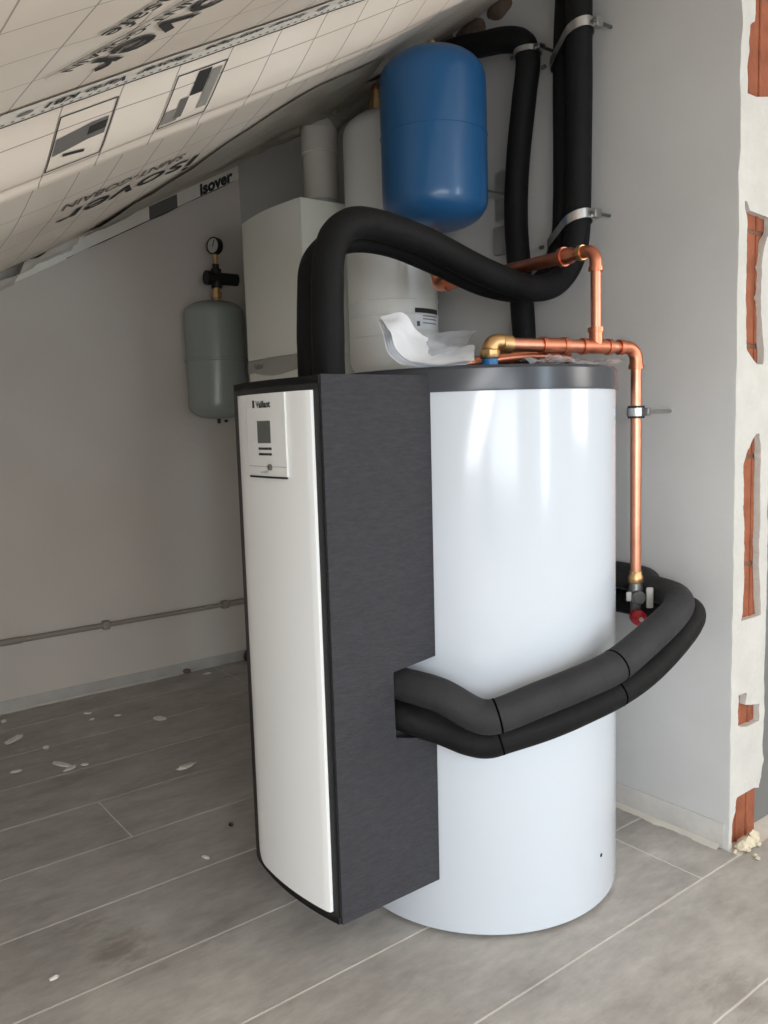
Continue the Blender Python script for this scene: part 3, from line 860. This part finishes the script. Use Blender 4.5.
# metal straps
def strap(cpts, r1, label, tilt=0.0, w=.022, screw=True):
    """band around one or two pipes: list of centres"""
    cs = [Vector(c) for c in cpts]; z = sum(c.z for c in cs) / len(cs)
    pts = []
    for c in cs:
        for k in range(40):
            a = 2 * pi * k / 40; pts.append((c.x + r1 * cos(a), c.y + r1 * sin(a)))
    # convex hull
    pts = sorted(set(pts)); 
    def half(P):
        h = []
        for p in P:
            while len(h) >= 2 and (h[-1][0] - h[-2][0]) * (p[1] - h[-2][1]) - (h[-1][1] - h[-2][1]) * (p[0] - h[-2][0]) <= 0: h.pop()
            h.append(p)
        return h
    hull = half(pts)[:-1] + half(pts[::-1])[:-1]
    mx = sum(c.x for c in cs) / len(cs); my = sum(c.y for c in cs) / len(cs)
    hull = [(max(min(p[0], XW - .002), 0), p[1]) for p in hull]
    def zz(y): return z - tilt * (y - my)
    g = G(); V = []; n = len(hull)
    for (dz, sc) in ((-w / 2, 0), (w / 2, 0), (w / 2, .003), (-w / 2, .003)):
        for p in hull:
            d = Vector((p[0] - mx, p[1] - my)); d2 = d.normalized() * sc
            V.append((p[0] + d2.x, p[1] + d2.y, zz(p[1]) + dz))
    F = []
    for q in range(4):
        for i in range(n):
            j = (i + 1) % n; q2 = (q + 1) % 4
            F.append((q * n + i, q * n + j, q2 * n + j, q2 * n + i))
    t = thing('pipe_strap', (mx, my, z), label, 'pipe strap')
    mk('band', g.add(V, F), MT['steel'], t, smooth=.5)
    ymin = min(p[1] for p in hull)
    mk('lug', G().box((mx - .012, ymin - .014, zz(ymin) - w / 2), (mx + .012, ymin + .002, zz(ymin) + w / 2), bev=.002), MT['steel'], t)
    mk('screw', G().tube([(mx - .02, ymin - .008, zz(ymin)), (XW - .001, ymin - .008, zz(ymin))], .004, 10), MT['grey_metal'], t)
    ymax = max(p[1] for p in hull)
    mk('screw', G().lathe([(.005, 0), (.005, .01), (.003, .012)], (mx - .012, ymax + .002, zz(ymax)), 10, axis=(0, 1, 0)), MT['grey_metal'], t)
    return t
z1, z2 = onx(573, 40, 1.66).z, onx(573, 228, 1.66).z
strap([(1.663, onx(579, 40, 1.663).y, z1), (1.700, onx(564.5, 40, 1.700).y, z1)], .0342, 'zinc strap holding the pair of hoses at the top of the wall', .35)
strap([(1.661, onx(577, 228, 1.661).y, z2), (1.699, onx(562.5, 228, 1.699).y, z2)], .0360, 'zinc strap holding the pair of hoses above the copper elbow', .35)
pz = onx(528, 53, 1.675)
strap([(1.675, pz.y, pz.z)], .0350, 'small zinc strap under the black pipe elbow beside blue vessel', 0, .013)

# ------------------------------------------------------------------ copper pipework
cu = thing('copper_pipework', (1.231, 1.235, 1.121), 'bright copper pipework with tee and elbows above the cylinder lid', 'copper pipe')
rP = .0122
E0 = Vector((1.231, 1.236, 1.172))            # brass elbow on the lid
E1 = Vector((1.600, 1.145, 1.168))            # elbow over the drop
dirh = (E1 - E0).normalized()
def along(px):
    best = None
    for i in range(600):
        q = E0.lerp(E1, i / 599); v = q - CAMP; x = 384 + FPX * v.dot(CR) / v.dot(_f)
        if best is None or abs(x - px) < best[0]: best = (abs(x - px), q)
    return best[1]
TEE = along(596)
def cpp(name, g, m='copper'): return mk(name, g, MT[m], cu, smooth=.7)
def elbow_path(a, c, b_, rad, n=8):
    """quarter bend from a towards corner c towards b"""
    d1 = (a - c).normalized(); d2 = (b_ - c).normalized(); p0 = c + d1 * rad; p2 = c + d2 * rad
    ctr = c + d1 * rad + d2 * rad
    out = []
    for i in range(n + 1):
        t = pi / 2 * i / n
        out.append(ctr - d2 * rad * cos(t) - d1 * rad * sin(t))
    return out
cpp('pipe', G().tube([E0 + dirh * .03, TEE - dirh * .02], .0142))
cpp('pipe', G().tube([TEE + dirh * .02, E1 - dirh * .02], rP))
cB = E1 + Vector((0, 0, -.3))
ep = elbow_path(E0, E1, cB, .028)
cpp('elbow', G().tube([E1 - dirh * .045] + ep + [E1 + Vector((0, 0, -.045))], .0148), 'copper_dark')
for q, d in ((E1 - dirh * .045, dirh), (E1 + Vector((0, 0, -.043)), Vector((0, 0, -1)))):
    cpp('press_ring', G().tube([q - d * .005, q + d * .005], .0172), 'copper_dark')
cpp('tee', G().tube([TEE - dirh * .034, TEE + dirh * .034], .0155).tube([TEE, TEE + Vector((0, 0, .036))], .0150), 'copper_dark')
for q, d in ((TEE - dirh * .034, dirh), (TEE + dirh * .034, dirh), (TEE + Vector((0, 0, .036)), Vector((0, 0, 1)))):
    cpp('press_ring', G().tube([q - d * .005, q + d * .005], .0178), 'copper_dark')
for px in (543, 564):
    q = along(px); cpp('press_ring', G().tube([q - dirh * .005, q + dirh * .005], .0185), 'copper_dark')
cpp('coupling', G().tube([along(543), along(564)], .0166), 'copper_dark')
# drop pipe
DP = Vector((1.600, 1.145, 0))
cpp('pipe', G().tube([(DP.x, DP.y, 1.125), (DP.x, DP.y, .655)], rP))
# riser and upper run
RT = Vector((TEE.x, TEE.y, 1.376))
cpp('pipe', G().tube([TEE + Vector((0, 0, .03)), RT - Vector((0, 0, .03))], rP * .92))
UL = onx(437, 287, 1.53)
du = (UL - RT).normalized()
ep = elbow_path(TEE, RT, UL, .026)
cpp('elbow', G().tube([RT - Vector((0, 0, .042))] + ep + [RT + du * .04], .0135), 'copper_dark')
cpp('press_ring', G().tube([RT - Vector((0, 0, .037)), RT - Vector((0, 0, .046))], .0160), 'copper_dark')
cpp('press_ring', G().tube([RT + du * .036, RT + du * .046], .0165), 'brass')
cpp('reducer', G().tube([RT + du * .046, RT + du * .065, RT + du * .072, RT + du * .095], [.0135, .0135, .018, .018]), 'copper_dark')
cpp('press_ring', G().tube([RT + du * .090, RT + du * .102], .0215), 'copper_dark')
cpp('pipe', G().tube([RT + du * .095, UL - du * .02], .0150), 'copper_dark')
ep = elbow_path(RT, UL, UL + Vector((0, 0, .2)), .026)
cpp('elbow', G().tube([UL - du * .05] + ep + [UL + Vector((0, 0, .06))], .0155), 'copper')
cpp('press_ring', G().tube([UL - du * .042, UL - du * .051], .0180), 'copper')
for h in (.03, .042): cpp('press_ring', G().tube([UL + Vector((0, 0, h)), UL + Vector((0, 0, h + .007))], .0180), 'copper')
cpp('pipe', G().tube([UL + Vector((0, 0, .06)), UL + Vector((0, 0, .095))], .0140), 'copper')
# brass elbow and blue gasket on the lid
cpp('blue_gasket', G().lathe([(.015, 1.1212), (.0165, 1.1225), (.0165, 1.1415), (.014, 1.1425)], (E0.x, E0.y, 0), 24), 'blue_gasket')
cpp('brass_nut', G().lathe([(.019, 1.1425), (.0205, 1.1445), (.0205, 1.159), (.0175, 1.162), (.0165, 1.165)], (E0.x, E0.y, 0), 8), 'brass')
epb = elbow_path(E0 - Vector((0, 0, .1)), E0 + Vector((0, 0, .004)), E1, .018)
cpp('brass_elbow', G().tube([E0 - Vector((0, 0, .010))] + epb + [E0 + Vector((0, 0, .004)) + dirh * .034], .0172), 'brass')
cpp('brass_collar', G().tube([E0 + dirh * .028 + Vector((0, 0, .002)), E0 + dirh * .05], .0190), 'brass')
# valve at the foot of the drop
cpp('brass_nut', G().lathe([(.015, 0), (.017, .003), (.017, .016), (.0145, .02), (.0145, .028)], (DP.x, DP.y, .632), 8), 'brass')
vb = cpp('valve_body', G().lathe([(.010, 0), (.016, .006), (.018, .02), (.016, .036), (.013, .05)], (DP.x, DP.y, .585), 16), 'grey_metal')
vd = Vector((-.607, -.795, 0)); vr = Vector((.795, -.607, 0))
vc = Vector((DP.x, DP.y, .603))
cpp('valve_cap', G().lathe([(.0155, 0), (.0155, .024), (.012, .028), (.0001, .028)], vc + vd * .004, 16, axis=vd), 'grey_metal')
lever = G().box((-.006, -.004, -.026), (.010, .004, .022), bev=.003)
lever.v = [tuple(vc + vd * .020 + vr * (p[0] + .024) + vd * p[1] + Vector((0, 0, p[2]))) for p in lever.v]
cpp('lever', lever, 'light_grey')
lug = G().box((-.006, -.004, -.010), (.006, .004, .012), bev=.003)
lug.v = [tuple(vc + vd * .014 - vr * (p[0] + .020) + vd * p[1] + Vector((0, 0, p[2]))) for p in lug.v]
cpp('lug', lug, 'light_grey')
rc_ = Vector((DP.x, DP.y, .556))
cpp('outlet', G().lathe([(.012, 0), (.012, .05)], (DP.x, DP.y, .545), 14), 'grey_metal')
cpp('red_cap', G().lathe([(.017, 0), (.018, .004), (.018, .022), (.013, .027), (.008, .030), (.008, .034), (.0001, .034)], rc_ + vd * .006, 18, axis=vd), 'red')
cpp('cap_pin', G().lathe([(.005, 0), (.005, .006), (.0001, .007)], rc_ + vd * .039, 10, axis=vd), 'light_grey')

# second, darker copper pipe lying behind on the lid
g = G().tube(smoothpath([Vector((1.17, 1.38, 1.138)), Vector((1.25, 1.315, 1.140)), Vector((1.36, 1.25, 1.152)), Vector((1.46, 1.222, 1.148))], 4), .0125)
tag(mk('copper_pipe', g, MT['copper_dark'], smooth=.7), 'short dull copper pipe lying on the cylinder lid behind the brass elbow', 'copper pipe')

# rubber lined clamp on the drop pipe
cl = thing('pipe_clamp', (1.6, 1.145, 1.012), 'black rubber lined steel clamp on the vertical copper pipe', 'pipe clamp')
zc_ = onx(638, 412, 1.6).z
mk('rubber_lining', G().lathe([(.0125, -.014), (.0185, -.014), (.0185, .014), (.0125, .014)], (DP.x, DP.y, zc_), 28, caps=False), MT['black'], cl)
mk('steel_band', G().lathe([(.0187, -.009), (.0205, -.009), (.0205, .009), (.0187, .009)], (DP.x, DP.y, zc_), 28, caps=False), MT['steel'], cl)
mk('lug', G().box((DP.x - .006, DP.y - .034, zc_ - .009), (DP.x + .006, DP.y - .018, zc_ + .009), bev=.002), MT['grey_metal'], cl)
mk('threaded_rod', G().tube([(DP.x + .018, DP.y, zc_), (XW - .0005, DP.y, zc_)], .0045, 12), MT['steel'], cl)
mk('rod_nut', G().lathe([(.009, 0), (.009, .014)], (DP.x + .02, DP.y, zc_), 6, axis=(1, 0, 0)), MT['grey_metal'], cl)

# ------------------------------------------------------------------ wall boiler, flue
BY0, BY1, BX, BZ0, BZ1 = 2.175, 2.585, 1.392, 1.045, 1.697
boiler = thing('wall_boiler', (1.56, 2.38, BZ0), 'white wall hung boiler with grey fascia on the wall behind the cylinder', 'boiler')
def bx_(y): 
    t = (y - 2.345) / .2; return BX - .022 + .020 * t * t
far = [(bx_(lerp(BY0 + .002, BY1 - .03, i / 18)), lerp(BY0 + .002, BY1 - .03, i / 18)) for i in range(19)]
x_e = far[-1][0]
far += [(x_e + .03 - .03 * cos(a * pi / 12), BY1 - .03 + .03 * sin(a * pi / 12)) for a in range(1, 7)]
plan = far + [(XW - .002, BY1), (XW - .002, BY0)]
mk('casing', G().prism(plan[::-1], 1.238, BZ1), MT['white_boiler'], boiler, smooth=.5)
low = [(p[0] + (.002 if p[0] < 1.5 else 0), p[1]) for p in plan]
mk('lower_flap', G().prism(low[::-1], BZ0, 1.2365), MT['white_boiler'], boiler, smooth=.5)
# grey fascia with a curved lower edge
def fascia():
    g = G(); V = []; F = []; n = 24; y0, y1 = BY0 + .006, BY1 - .012
    for i in range(n + 1):
        y = lerp(y0, y1, i / n); t = i / n
        zb = 1.197 - .017 * sin(pi * min(1, max(0, t * 1.25 - .05))) if t < .84 else 1.195
        x = bx_(y) + (.006 if y > BY1 - .03 else 0)
        for (dx, z) in ((-.004, 1.234), (-.007, 1.232), (-.007, zb + .002), (-.004, zb), (.002, zb), (.002, 1.234)): V.append((x + dx, y, z))
    for i in range(n):
        for k in range(6):
            k2 = (k + 1) % 6; F.append((i * 6 + k, i * 6 + k2, (i + 1) * 6 + k2, (i + 1) * 6 + k))
    F += [tuple(range(5, -1, -1)), tuple(n * 6 + k for k in range(6))]
    return g.add(V, F)
fa = mk('fascia', fascia(), MT['grey_fascia'], boiler, smooth=.5)
v, f = textmesh('Vaillant', .024, .0004); w = max(p[0] for p in v)
mk('lettering', G().add([(bx_(2.45 + w / 2 - p[0]) - .0078, 2.45 + w / 2 - p[0], 1.206 + p[1]) for p in v], f), MT['print_mid'], fa, smooth=0)
mk('end_bracket', G().box((BX - .016, BY0 - .012, 1.196), (BX + .01, BY0 - .0005, 1.236), bev=.003), MT['light_grey'], boiler)
mk('red_pipe_stub', G().tube([(BX + .03, BY0 - .022, 1.15), (BX + .03, BY0 - .022, 1.24)], .011, 14), MT['red'], boiler)

fl = thing('flue_pipe', (1.56, 2.325, BZ1), 'pale round flue pipe rising from the boiler into the ceiling', 'flue pipe')
mk('pipe', G().lathe([(.056, BZ1 + .03), (.056, 2.12)], (1.56, 2.325, 0), 40), MT['flue'], fl)
mk('base_collar', G().lathe([(.060, BZ1 + .0005), (.060, BZ1 + .04), (.0565, BZ1 + .042)], (1.56, 2.325, 0), 40), MT['light_grey'], fl)
mk('socket', G().lathe([(.0562, 1.885), (.0595, 1.887), (.0595, 1.96), (.0562, 1.962)], (1.56, 2.325, 0), 40), MT['flue'], fl)
# crumpled film collar around the flue
def film():
    g = G(); V = []; F = []; n = 96; rows = 26
    for i in range(rows + 1):
        t = i / rows
        for k in range(n):
            a = 2 * pi * k / n
            reach = .32 + .46 * max(0, cos(a - 3.6)) ** 1.3 + .08 * noise.noise(Vector((cos(a) * 2, sin(a) * 2, 4)))
            reach *= .55 if 4.4 < a < 5.8 else 1.0
            r = .0625 + reach * (t ** 1.5)
            X = 1.56 + r * cos(a); Y = 2.325 + r * sin(a)
            zc0 = ceil_z(X, Y) - .004
            zz = lerp(1.975, zc0 - .005 - .035 * (1 - t), t ** .5)
            zz += (noise.noise(Vector((X * 12, Y * 12, 1))) * .022 + noise.noise(Vector((X * 33, Y * 33, 2))) * .012) * (1 - .75 * t) - .008 * (1 - t)
            zz = min(zz, zc0)
            X = min(X, XW - .003)
            V.append((X, Y, zz))
    for i in range(rows):
        for k in range(n):
            k2 = (k + 1) % n; F.append((i * n + k, i * n + k2, (i + 1) * n + k2, (i + 1) * n + k))
    return g.add(V, F)
tag(mk('film_collar', film(), MT['foil_grey'], smooth=1.5), 'crumpled grey film collar around the flue at the ceiling', 'film collar')

# ------------------------------------------------------------------ expansion vessels
def dome(r, z0, z1, db, dt, n=10, e=2.3):
    """closed profile: domed bottom and top"""
    P = []
    for i in range(n + 1):
        a = pi / 2 * i / n
        P.append((max(.0005, r * sin(a) ** (2 / e)), z0 + db - db * cos(a) ** (2 / e)))
    for i in range(n + 1):
        a = pi / 2 * i / n
        P.append((max(.0005, r * cos(a) ** (2 / e)), z1 - dt + dt * sin(a) ** (2 / e)))
    return P
# blue
bc = onx(433.5, 130, 1.45); br = .1345
bzt = onx(433, 42, 1.45).z - .020; bzb = onx(435, 228, 1.45).z - .008
bv = thing('expansion_vessel', (bc.x, bc.y, bzb), 'blue enamel expansion vessel hanging beside the black pipe elbow', 'expansion vessel')
mk('shell', G().lathe(dome(br, bzb, bzt, .075, .085), (bc.x, bc.y, 0), 64), MT['blue_enamel'], bv, smooth=1.0)
sz = onx(433, 122, 1.45 - .1).z
sz = bzb + (bzt - bzb) * .52
mk('weld_seam', G().lathe([(br - .001, sz - .0022), (br + .0016, sz - .0012), (br + .0016, sz + .0012), (br - .001, sz + .0022)], (bc.x, bc.y, 0), 64, caps=False), MT['blue_enamel'], bv)
mk('nozzle', G().lathe([(.012, bzt - .006), (.012, bzt + .02), (.008, bzt + .025)], (bc.x, bc.y, 0), 16), MT['brass'], bv)
mk('wall_bracket', G().box((bc.x + br - .004, bc.y + .01, sz - .1), (XW - .001, bc.y + .05, sz - .095)).box((XW - .005, bc.y + .0, sz - .16), (XW - .0005, bc.y + .06, sz - .03)), MT['steel'], bv)
# white tall
wc = (1.575, 1.985); wr_ = .134
wz0, wz1 = 1.13, onx(372, 116, 1.585).z - .02
wv = thing('expansion_vessel', (wc[0], wc[1], wz0), 'tall white expansion vessel standing between the flue and the blue vessel', 'expansion vessel')
mk('shell', G().lathe(dome(wr_, wz0, wz1, .08, .075), (wc[0], wc[1], 0), 64), MT['white_vessel'], wv, smooth=1.0)
for zq in (onx(392, 296, 1.47).z, onx(362, 338, 1.47).z, onx(362, 318, 1.47).z):
    mk('weld_seam', G().lathe([(wr_ - .001, zq - .004), (wr_ + .002, zq - .002), (wr_ + .002, zq + .002), (wr_ - .001, zq + .004)], (wc[0], wc[1], 0), 64, caps=False), MT['white_vessel'], wv)
def on_vessel(px, py, c, r):
    d = ray(px, py); 
    a = d.x ** 2 + d.y ** 2; b_ = -(c[0] * d.x + c[1] * d.y); cc = c[0] ** 2 + c[1] ** 2 - r * r
    t = (-b_ - sqrt(max(0, b_ * b_ - a * cc))) / a; return CAMP + d * t
def vessel_label(px0, px1, py0, py1, m, r, n=6):
    p0 = on_vessel(px0, py0, wc, r); p1 = on_vessel(px1, py0, wc, r); q = on_vessel((px0 + px1) / 2, py1, wc, r)
    a0 = math.atan2(p0.y - wc[1], p0.x - wc[0]); a1 = math.atan2(p1.y - wc[1], p1.x - wc[0])
    if a0 < 0: a0 += 2 * pi
    if a1 < 0: a1 += 2 * pi
    g = G(); V = []; F = []
    zt = (p0.z + p1.z) / 2; zb = q.z
    for i in range(n + 1):
        a = lerp(a0, a1, i / n)
        V += [(wc[0] + r * cos(a), wc[1] + r * sin(a), zt), (wc[0] + r * cos(a), wc[1] + r * sin(a), zb)]
    for i in range(n): F.append((2 * i, 2 * i + 1, 2 * i + 3, 2 * i + 2))
    return mk('label', g.add(V, F), MT[m], wv)
vessel_label(414.5, 437.5, 309, 329, 'paper', wr_ + .001)
vessel_label(415, 437, 309, 313, 'print_dark', wr_ + .0016)
vessel_label(417, 420, 321, 326, 'print_mid', wr_ + .0016)
for yy in (316, 319, 323): vessel_label(423, 436, yy, yy + .8, 'print_light', wr_ + .0016)
mk('brass_fitting', G().lathe([(.016, -.01), (.016, .015), (.021, .017), (.021, .04), (.014, .043), (.014, .07)], (wc[0] - .02, wc[1] + .03, wz1 - .004), 10), MT['brass'], wv)
mk('copper_stub', G().tube(smoothpath([(wc[0] - .02, wc[1] + .03, wz1 + .05), (wc[0] - .018, wc[1] + .032, wz1 + .075), (wc[0] + .04, wc[1] + .06, wz1 + .080), (XW - .002, wc[1] + .10, wz1 + .080)], 5), .011, 12), MT['copper_dark'], wv)
mk('wall_bracket', G().box((wc[0] + .09, wc[1] - .02, 1.45), (XW - .0005, wc[1] + .02, 1.47)), MT['steel'], wv)
# grey, on the left wall
gc = (1.515, 3.055); gr = .117
gzt = ony(216, 300, 3.03).z; gzb = ony(213, 419, 3.03).z
gv = thing('expansion_vessel', (gc[0], gc[1], gzb), 'grey expansion vessel with pressure gauge hanging by the left wall', 'expansion vessel')
mk('shell', G().lathe(dome(gr, gzb, gzt, .06, .055), (gc[0], gc[1], 0), 56), MT['grey_enamel'], gv, smooth=1.0)
zq = ony(213, 358, 2.95).z
mk('seam_ring', G().lathe([(gr - .001, zq - .006), (gr + .0035, zq - .004), (gr + .0035, zq + .004), (gr - .001, zq + .006)], (gc[0], gc[1], 0), 56, caps=False), MT['grey_enamel'], gv)
mk('drain_nipple', G().lathe([(.007, gzb - .018), (.007, gzb + .004)], (gc[0], gc[1], 0), 12), MT['black'], gv)
gx, gy = gc[0] + .027, gc[1]
gx = gc[0] + .02
mk('brass_fitting', G().lathe([(.014, gzt - .012), (.014, gzt + .01), (.019, gzt + .012), (.019, gzt + .034), (.014, gzt + .036), (.014, gzt + .055)], (gx, gy, 0), 10), MT['brass'], gv)
zv = gzt + .088
mk('black_valve', G().lathe([(.021, gzt + .05), (.021, zv + .035), (.013, zv + .04), (.013, zv + .055)], (gx, gy, 0), 18).tube([(gx - .040, gy, zv), (gx + .09, gy, zv)], .024, 18).lathe([(.028, 0), (.028, .018)], (gx - .046, gy, zv), 16, axis=(1, 0, 0)), MT['black'], gv)
mk('gauge_stem', G().lathe([(.008, zv + .05), (.008, zv + .10)], (gx, gy, 0), 12), MT['brass'], gv)
gd = Vector((-.93, -.36, 0)).normalized()
gcen = Vector((gx, gy, zv + .125))
ga = mk('gauge', G().lathe([(.030, -.014), (.033, -.012), (.033, .012), (.029, .014), (.029, .010), (.0001, .010)], gcen, 28, axis=gd), MT['black'], gv)
mk('dial', G().lathe([(.028, 0), (.0001, .0002)], gcen + gd * .0105, 24, axis=gd, caps=False), MT['light_grey'], ga)
nd = G().box((-.002, -.0005, -.004), (.002, .0005, .02)); gs = Vector((0, 0, 1)).cross(gd)
nd.v = [tuple(gcen + gd * (.0118 + p[1]) + gs * (p[0] + p[2] * .4) + Vector((0, 0, p[2]))) for p in nd.v]
mk('needle', nd, MT['print_dark'], ga)
mk('wall_bracket', G().box((gc[0] - .02, gc[1] + gr - .003, zq + .02), (gc[0] + .02, YW - .0005, zq + .04)), MT['steel'], gv)

# ------------------------------------------------------------------ small wall fittings
p0, p1 = onx(493, 228, 1.715), onx(510, 252, 1.715)
jb = thing('junction_box', (1.72, (p0.y + p1.y) / 2, p1.z), 'small grey junction box on the wall behind the black pipe', 'junction box')
mk('body', G().box((1.715, p1.y, p1.z), (XW - .0005, p0.y, p0.z), bev=.003), MT['junction'], jb)
mk('cover', G().box((1.711, p1.y + .004, p1.z + .004), (1.7148, p0.y - .004, p0.z - .004), bev=.002), MT['junction'], jb)

cd = thing('cable_conduit', (.9, YW - .012, .265), 'beige grey conduit running low along the left wall', 'conduit')
zcd = .2645
mk('tube', G().tube([(X0 + .02, YW - .013, zcd), (1.05, YW - .013, zcd)], .0105, 14), MT['conduit'], cd)
mk('tube', G().tube([(1.05, YW - .013, zcd), (1.70, YW - .013, zcd)], .0095, 14), MT['conduit'], cd)
for x in (1.05, 1.56):
    mk('clip', G().box((x - .014, YW - .028, zcd - .016), (x + .014, YW - .0005, zcd + .017), bev=.004), MT['conduit'], cd)
mk('sleeve', G().tube([(1.58, YW - .013, zcd), (1.69, YW - .013, zcd)], .0135, 14), MT['conduit'], cd)
mk('sleeve', G().tube([(.55, YW - .013, zcd), (.74, YW - .013, zcd)], .0125, 14), MT['conduit'], cd)

# nail heads in the left wall
p = ony(225.5, 421, YW)
tag(mk('wall_screw', G().lathe([(.006, 0), (.006, .012), (.003, .014)], (p.x, YW - .0005, p.z), 10, axis=(0, -1, 0)), MT['black']), 'small black screw in the left wall under the grey vessel', 'screw')

# ------------------------------------------------------------------ documents and film on the cylinder lid
near = [dep(384, 338, 1.66), dep(387, 350, 1.655), dep(397, 361.5, 1.65), dep(413, 367.0, 1.65), dep(440, 367.0, 1.655), dep(467, 364.5, 1.665)]
farr = [dep(378, 320, 1.73), dep(401, 316, 1.76), dep(414, 333, 1.77), dep(434, 345, 1.78), dep(457, 350, 1.78), dep(472, 348, 1.78)]
docs = thing('document_pack', (1.12, 1.32, 1.121), 'curled white manuals in a clear sleeve lying on the cylinder lid', 'documents')
def sheet(na, fa_, lift, seed, shr=0.0):
    a = smoothpath(na, 5); b_ = smoothpath(fa_, 5); n = len(a); m = 8
    V = []; F = []
    for i in range(n):
        t = i / (n - 1)
        for k in range(m + 1):
            s = k / m
            q = a[i].lerp(b_[i], s)
            q = q + Vector((0, 0, lift + .004 * noise.noise(Vector((t * 6, s * 4, seed)))))
            q.z = max(q.z, 1.1225 + lift * .3)
            V.append(q)
    for i in range(n - 1):
        for k in range(m):
            c = i * (m + 1) + k; F.append((c, c + 1, c + m + 2, c + m + 1))
    return G().add(V, F)
for i in range(4):
    off = Vector((.004 * i, -.003 * i, 0))
    mk('paper_sheet', sheet([p + off for p in near], [p + off * (1.5 - .4 * i) for p in farr], .0022 * i, i), MT['paper'], docs, smooth=1.5)
slv_n = [dep(425, 358, 1.70), dep(445, 354, 1.70), dep(464, 347, 1.70), dep(472, 338, 1.70)]
slv_f = [dep(424, 335, 1.79), dep(445, 333, 1.79), dep(464, 331.5, 1.79), dep(477, 330, 1.79)]
mk('clear_sleeve', sheet(slv_n, slv_f, .002, 11), MT['plastic'], docs, smooth=1.5)
# film sheet lying under the copper pipe
g = G(); V = []; F = []; nx, ny = 30, 18
for i in range(nx + 1):
    for k in range(ny + 1):
        s, t = i / nx, k / ny
        X = lerp(1.24, 1.50, s) + .03 * t; Y = lerp(1.085, 1.195, t) + .04 * (1 - s) * (1 - t)
        z = 1.1235 + .022 * max(0, noise.noise(Vector((X * 17, Y * 13, 2)))) + .014 * abs(noise.noise(Vector((X * 40, Y * 30, 7)))) + .020 * sin(pi * s) * t
        r = sqrt((X - TC[0]) ** 2 + (Y - TC[1]) ** 2)
        V.append((X, Y, min(z, 1.155)))
for i in range(nx):
    for k in range(ny):
        a = i * (ny + 1) + k; F.append((a, a + 1, a + ny + 2, a + ny + 1))
tag(mk('plastic_film', g.add(V, F), MT['plastic'], smooth=1.5), 'crumpled clear plastic film spread on the lid under the copper pipe', 'plastic film')

# ------------------------------------------------------------------ debris on the floor
def chunk(name, c, sx, sy, sz, seed, m, label, cat, group, sub=2):
    bm = bmesh.new(); bmesh.ops.create_icosphere(bm, subdivisions=sub, radius=1)
    rot = Matrix.Rotation(seed * 1.7, 3, 'Z')
    for v in bm.verts:
        k = 1 + .45 * noise.noise(v.co * 1.6 + Vector((seed * 3.1, 0, 0))) + .2 * noise.noise(v.co * 4 + Vector((0, seed, 0)))
        q = rot @ Vector((v.co.x * sx * k, v.co.y * sy * k, 0)); v.co = Vector((q.x, q.y, max(0, v.co.z * .5 + .45) * sz * k))
    zmin = min(v.co.z for v in bm.verts)
    bm.verts.index_update()
    g = G().add([v.co + Vector((c[0], c[1], c[2] - zmin + .0003)) for v in bm.verts], [[v.index for v in f.verts] for f in bm.faces]); bm.free()
    o = mk(name, g, MT[m], smooth=.4); tag(o, label, cat, group); return o
chips = [((160, 719), .022, .012), ((186, 767), .024, .010), ((62, 765), .030, .008), ((70, 769), .016, .008), ((85, 765), .008, .006), ((14, 740), .030, .012), ((88, 714), .010, .006), ((92, 720), .008, .005), ((118, 716), .008, .005), ((4, 722), .012, .006), ((207, 674), .012, .006), ((46, 748), .012, .006), ((16, 772), .012, .006), ((206, 858), .008, .004), ((54, 979), .006, .004)]
CHIPL = {13: 'small pale chip on the tiles beside the foot of the white front panel', 14: 'tiny pale crumb on the open tiles beyond the brown stain',
         10: 'pale plaster chip beside the brown mortar lump by the left wall', 5: 'largest elongated pale plaster chip on the dusty tiles by the left wall'}
for i, (p, sx, sy) in enumerate(chips):
    q = onz(p[0], p[1], 0)
    chunk('plaster_chip', (q.x, q.y, 0), sx * 1.5, sy * 1.6, .005, i + 1, 'chip', CHIPL.get(i, 'flat pale plaster chip lying on the tiles before the left wall'), 'plaster chip', 'plaster chips on the floor', 2)
q = onz(231, 826); chunk('bolt_cap', (q.x, q.y, 0), .006, .006, .008, 31, 'black', 'tiny black cap lying on the tiles beside the front module', 'cap', None)
q = onz(185, 672); chunk('mortar_lump', (q.x, q.y - .02, 0), .018, .013, .018, 33, 'mortar', 'brown mortar lump at the foot of the left wall', 'mortar lump', None)
q = onz(241, 660); chunk('rubble_block', (q.x + .02, q.y - .05, 0), .03, .03, .05, 35, 'print_dark', 'dark block in the corner behind the front module', 'block', None)
rb = [(735, 848, .016), (741, 845, .018), (748, 848, .014), (752, 843, .016), (743, 840, .014), (757, 846, .012), (738, 842, .012), (747, 852, .010), (755, 857, .006), (758, 860, .006), (733, 853, .007)]
for i, (x, y, s) in enumerate(rb):
    q = onz(x, y, 0)
    q.y = min(q.y, YJ - .012 - s * .5)
    chunk('rubble_piece', (q.x, q.y, 0 if i not in (4,) else .012), s * 1.05, s * .9, s * 1.6, 40 + i, 'rubble', 'crumbly cream rubble piece at the foot of the broken wall end', 'rubble', 'rubble at the wall end', 1)

for o in bpy.data.objects:
    if '_o' in o: del o['_o']
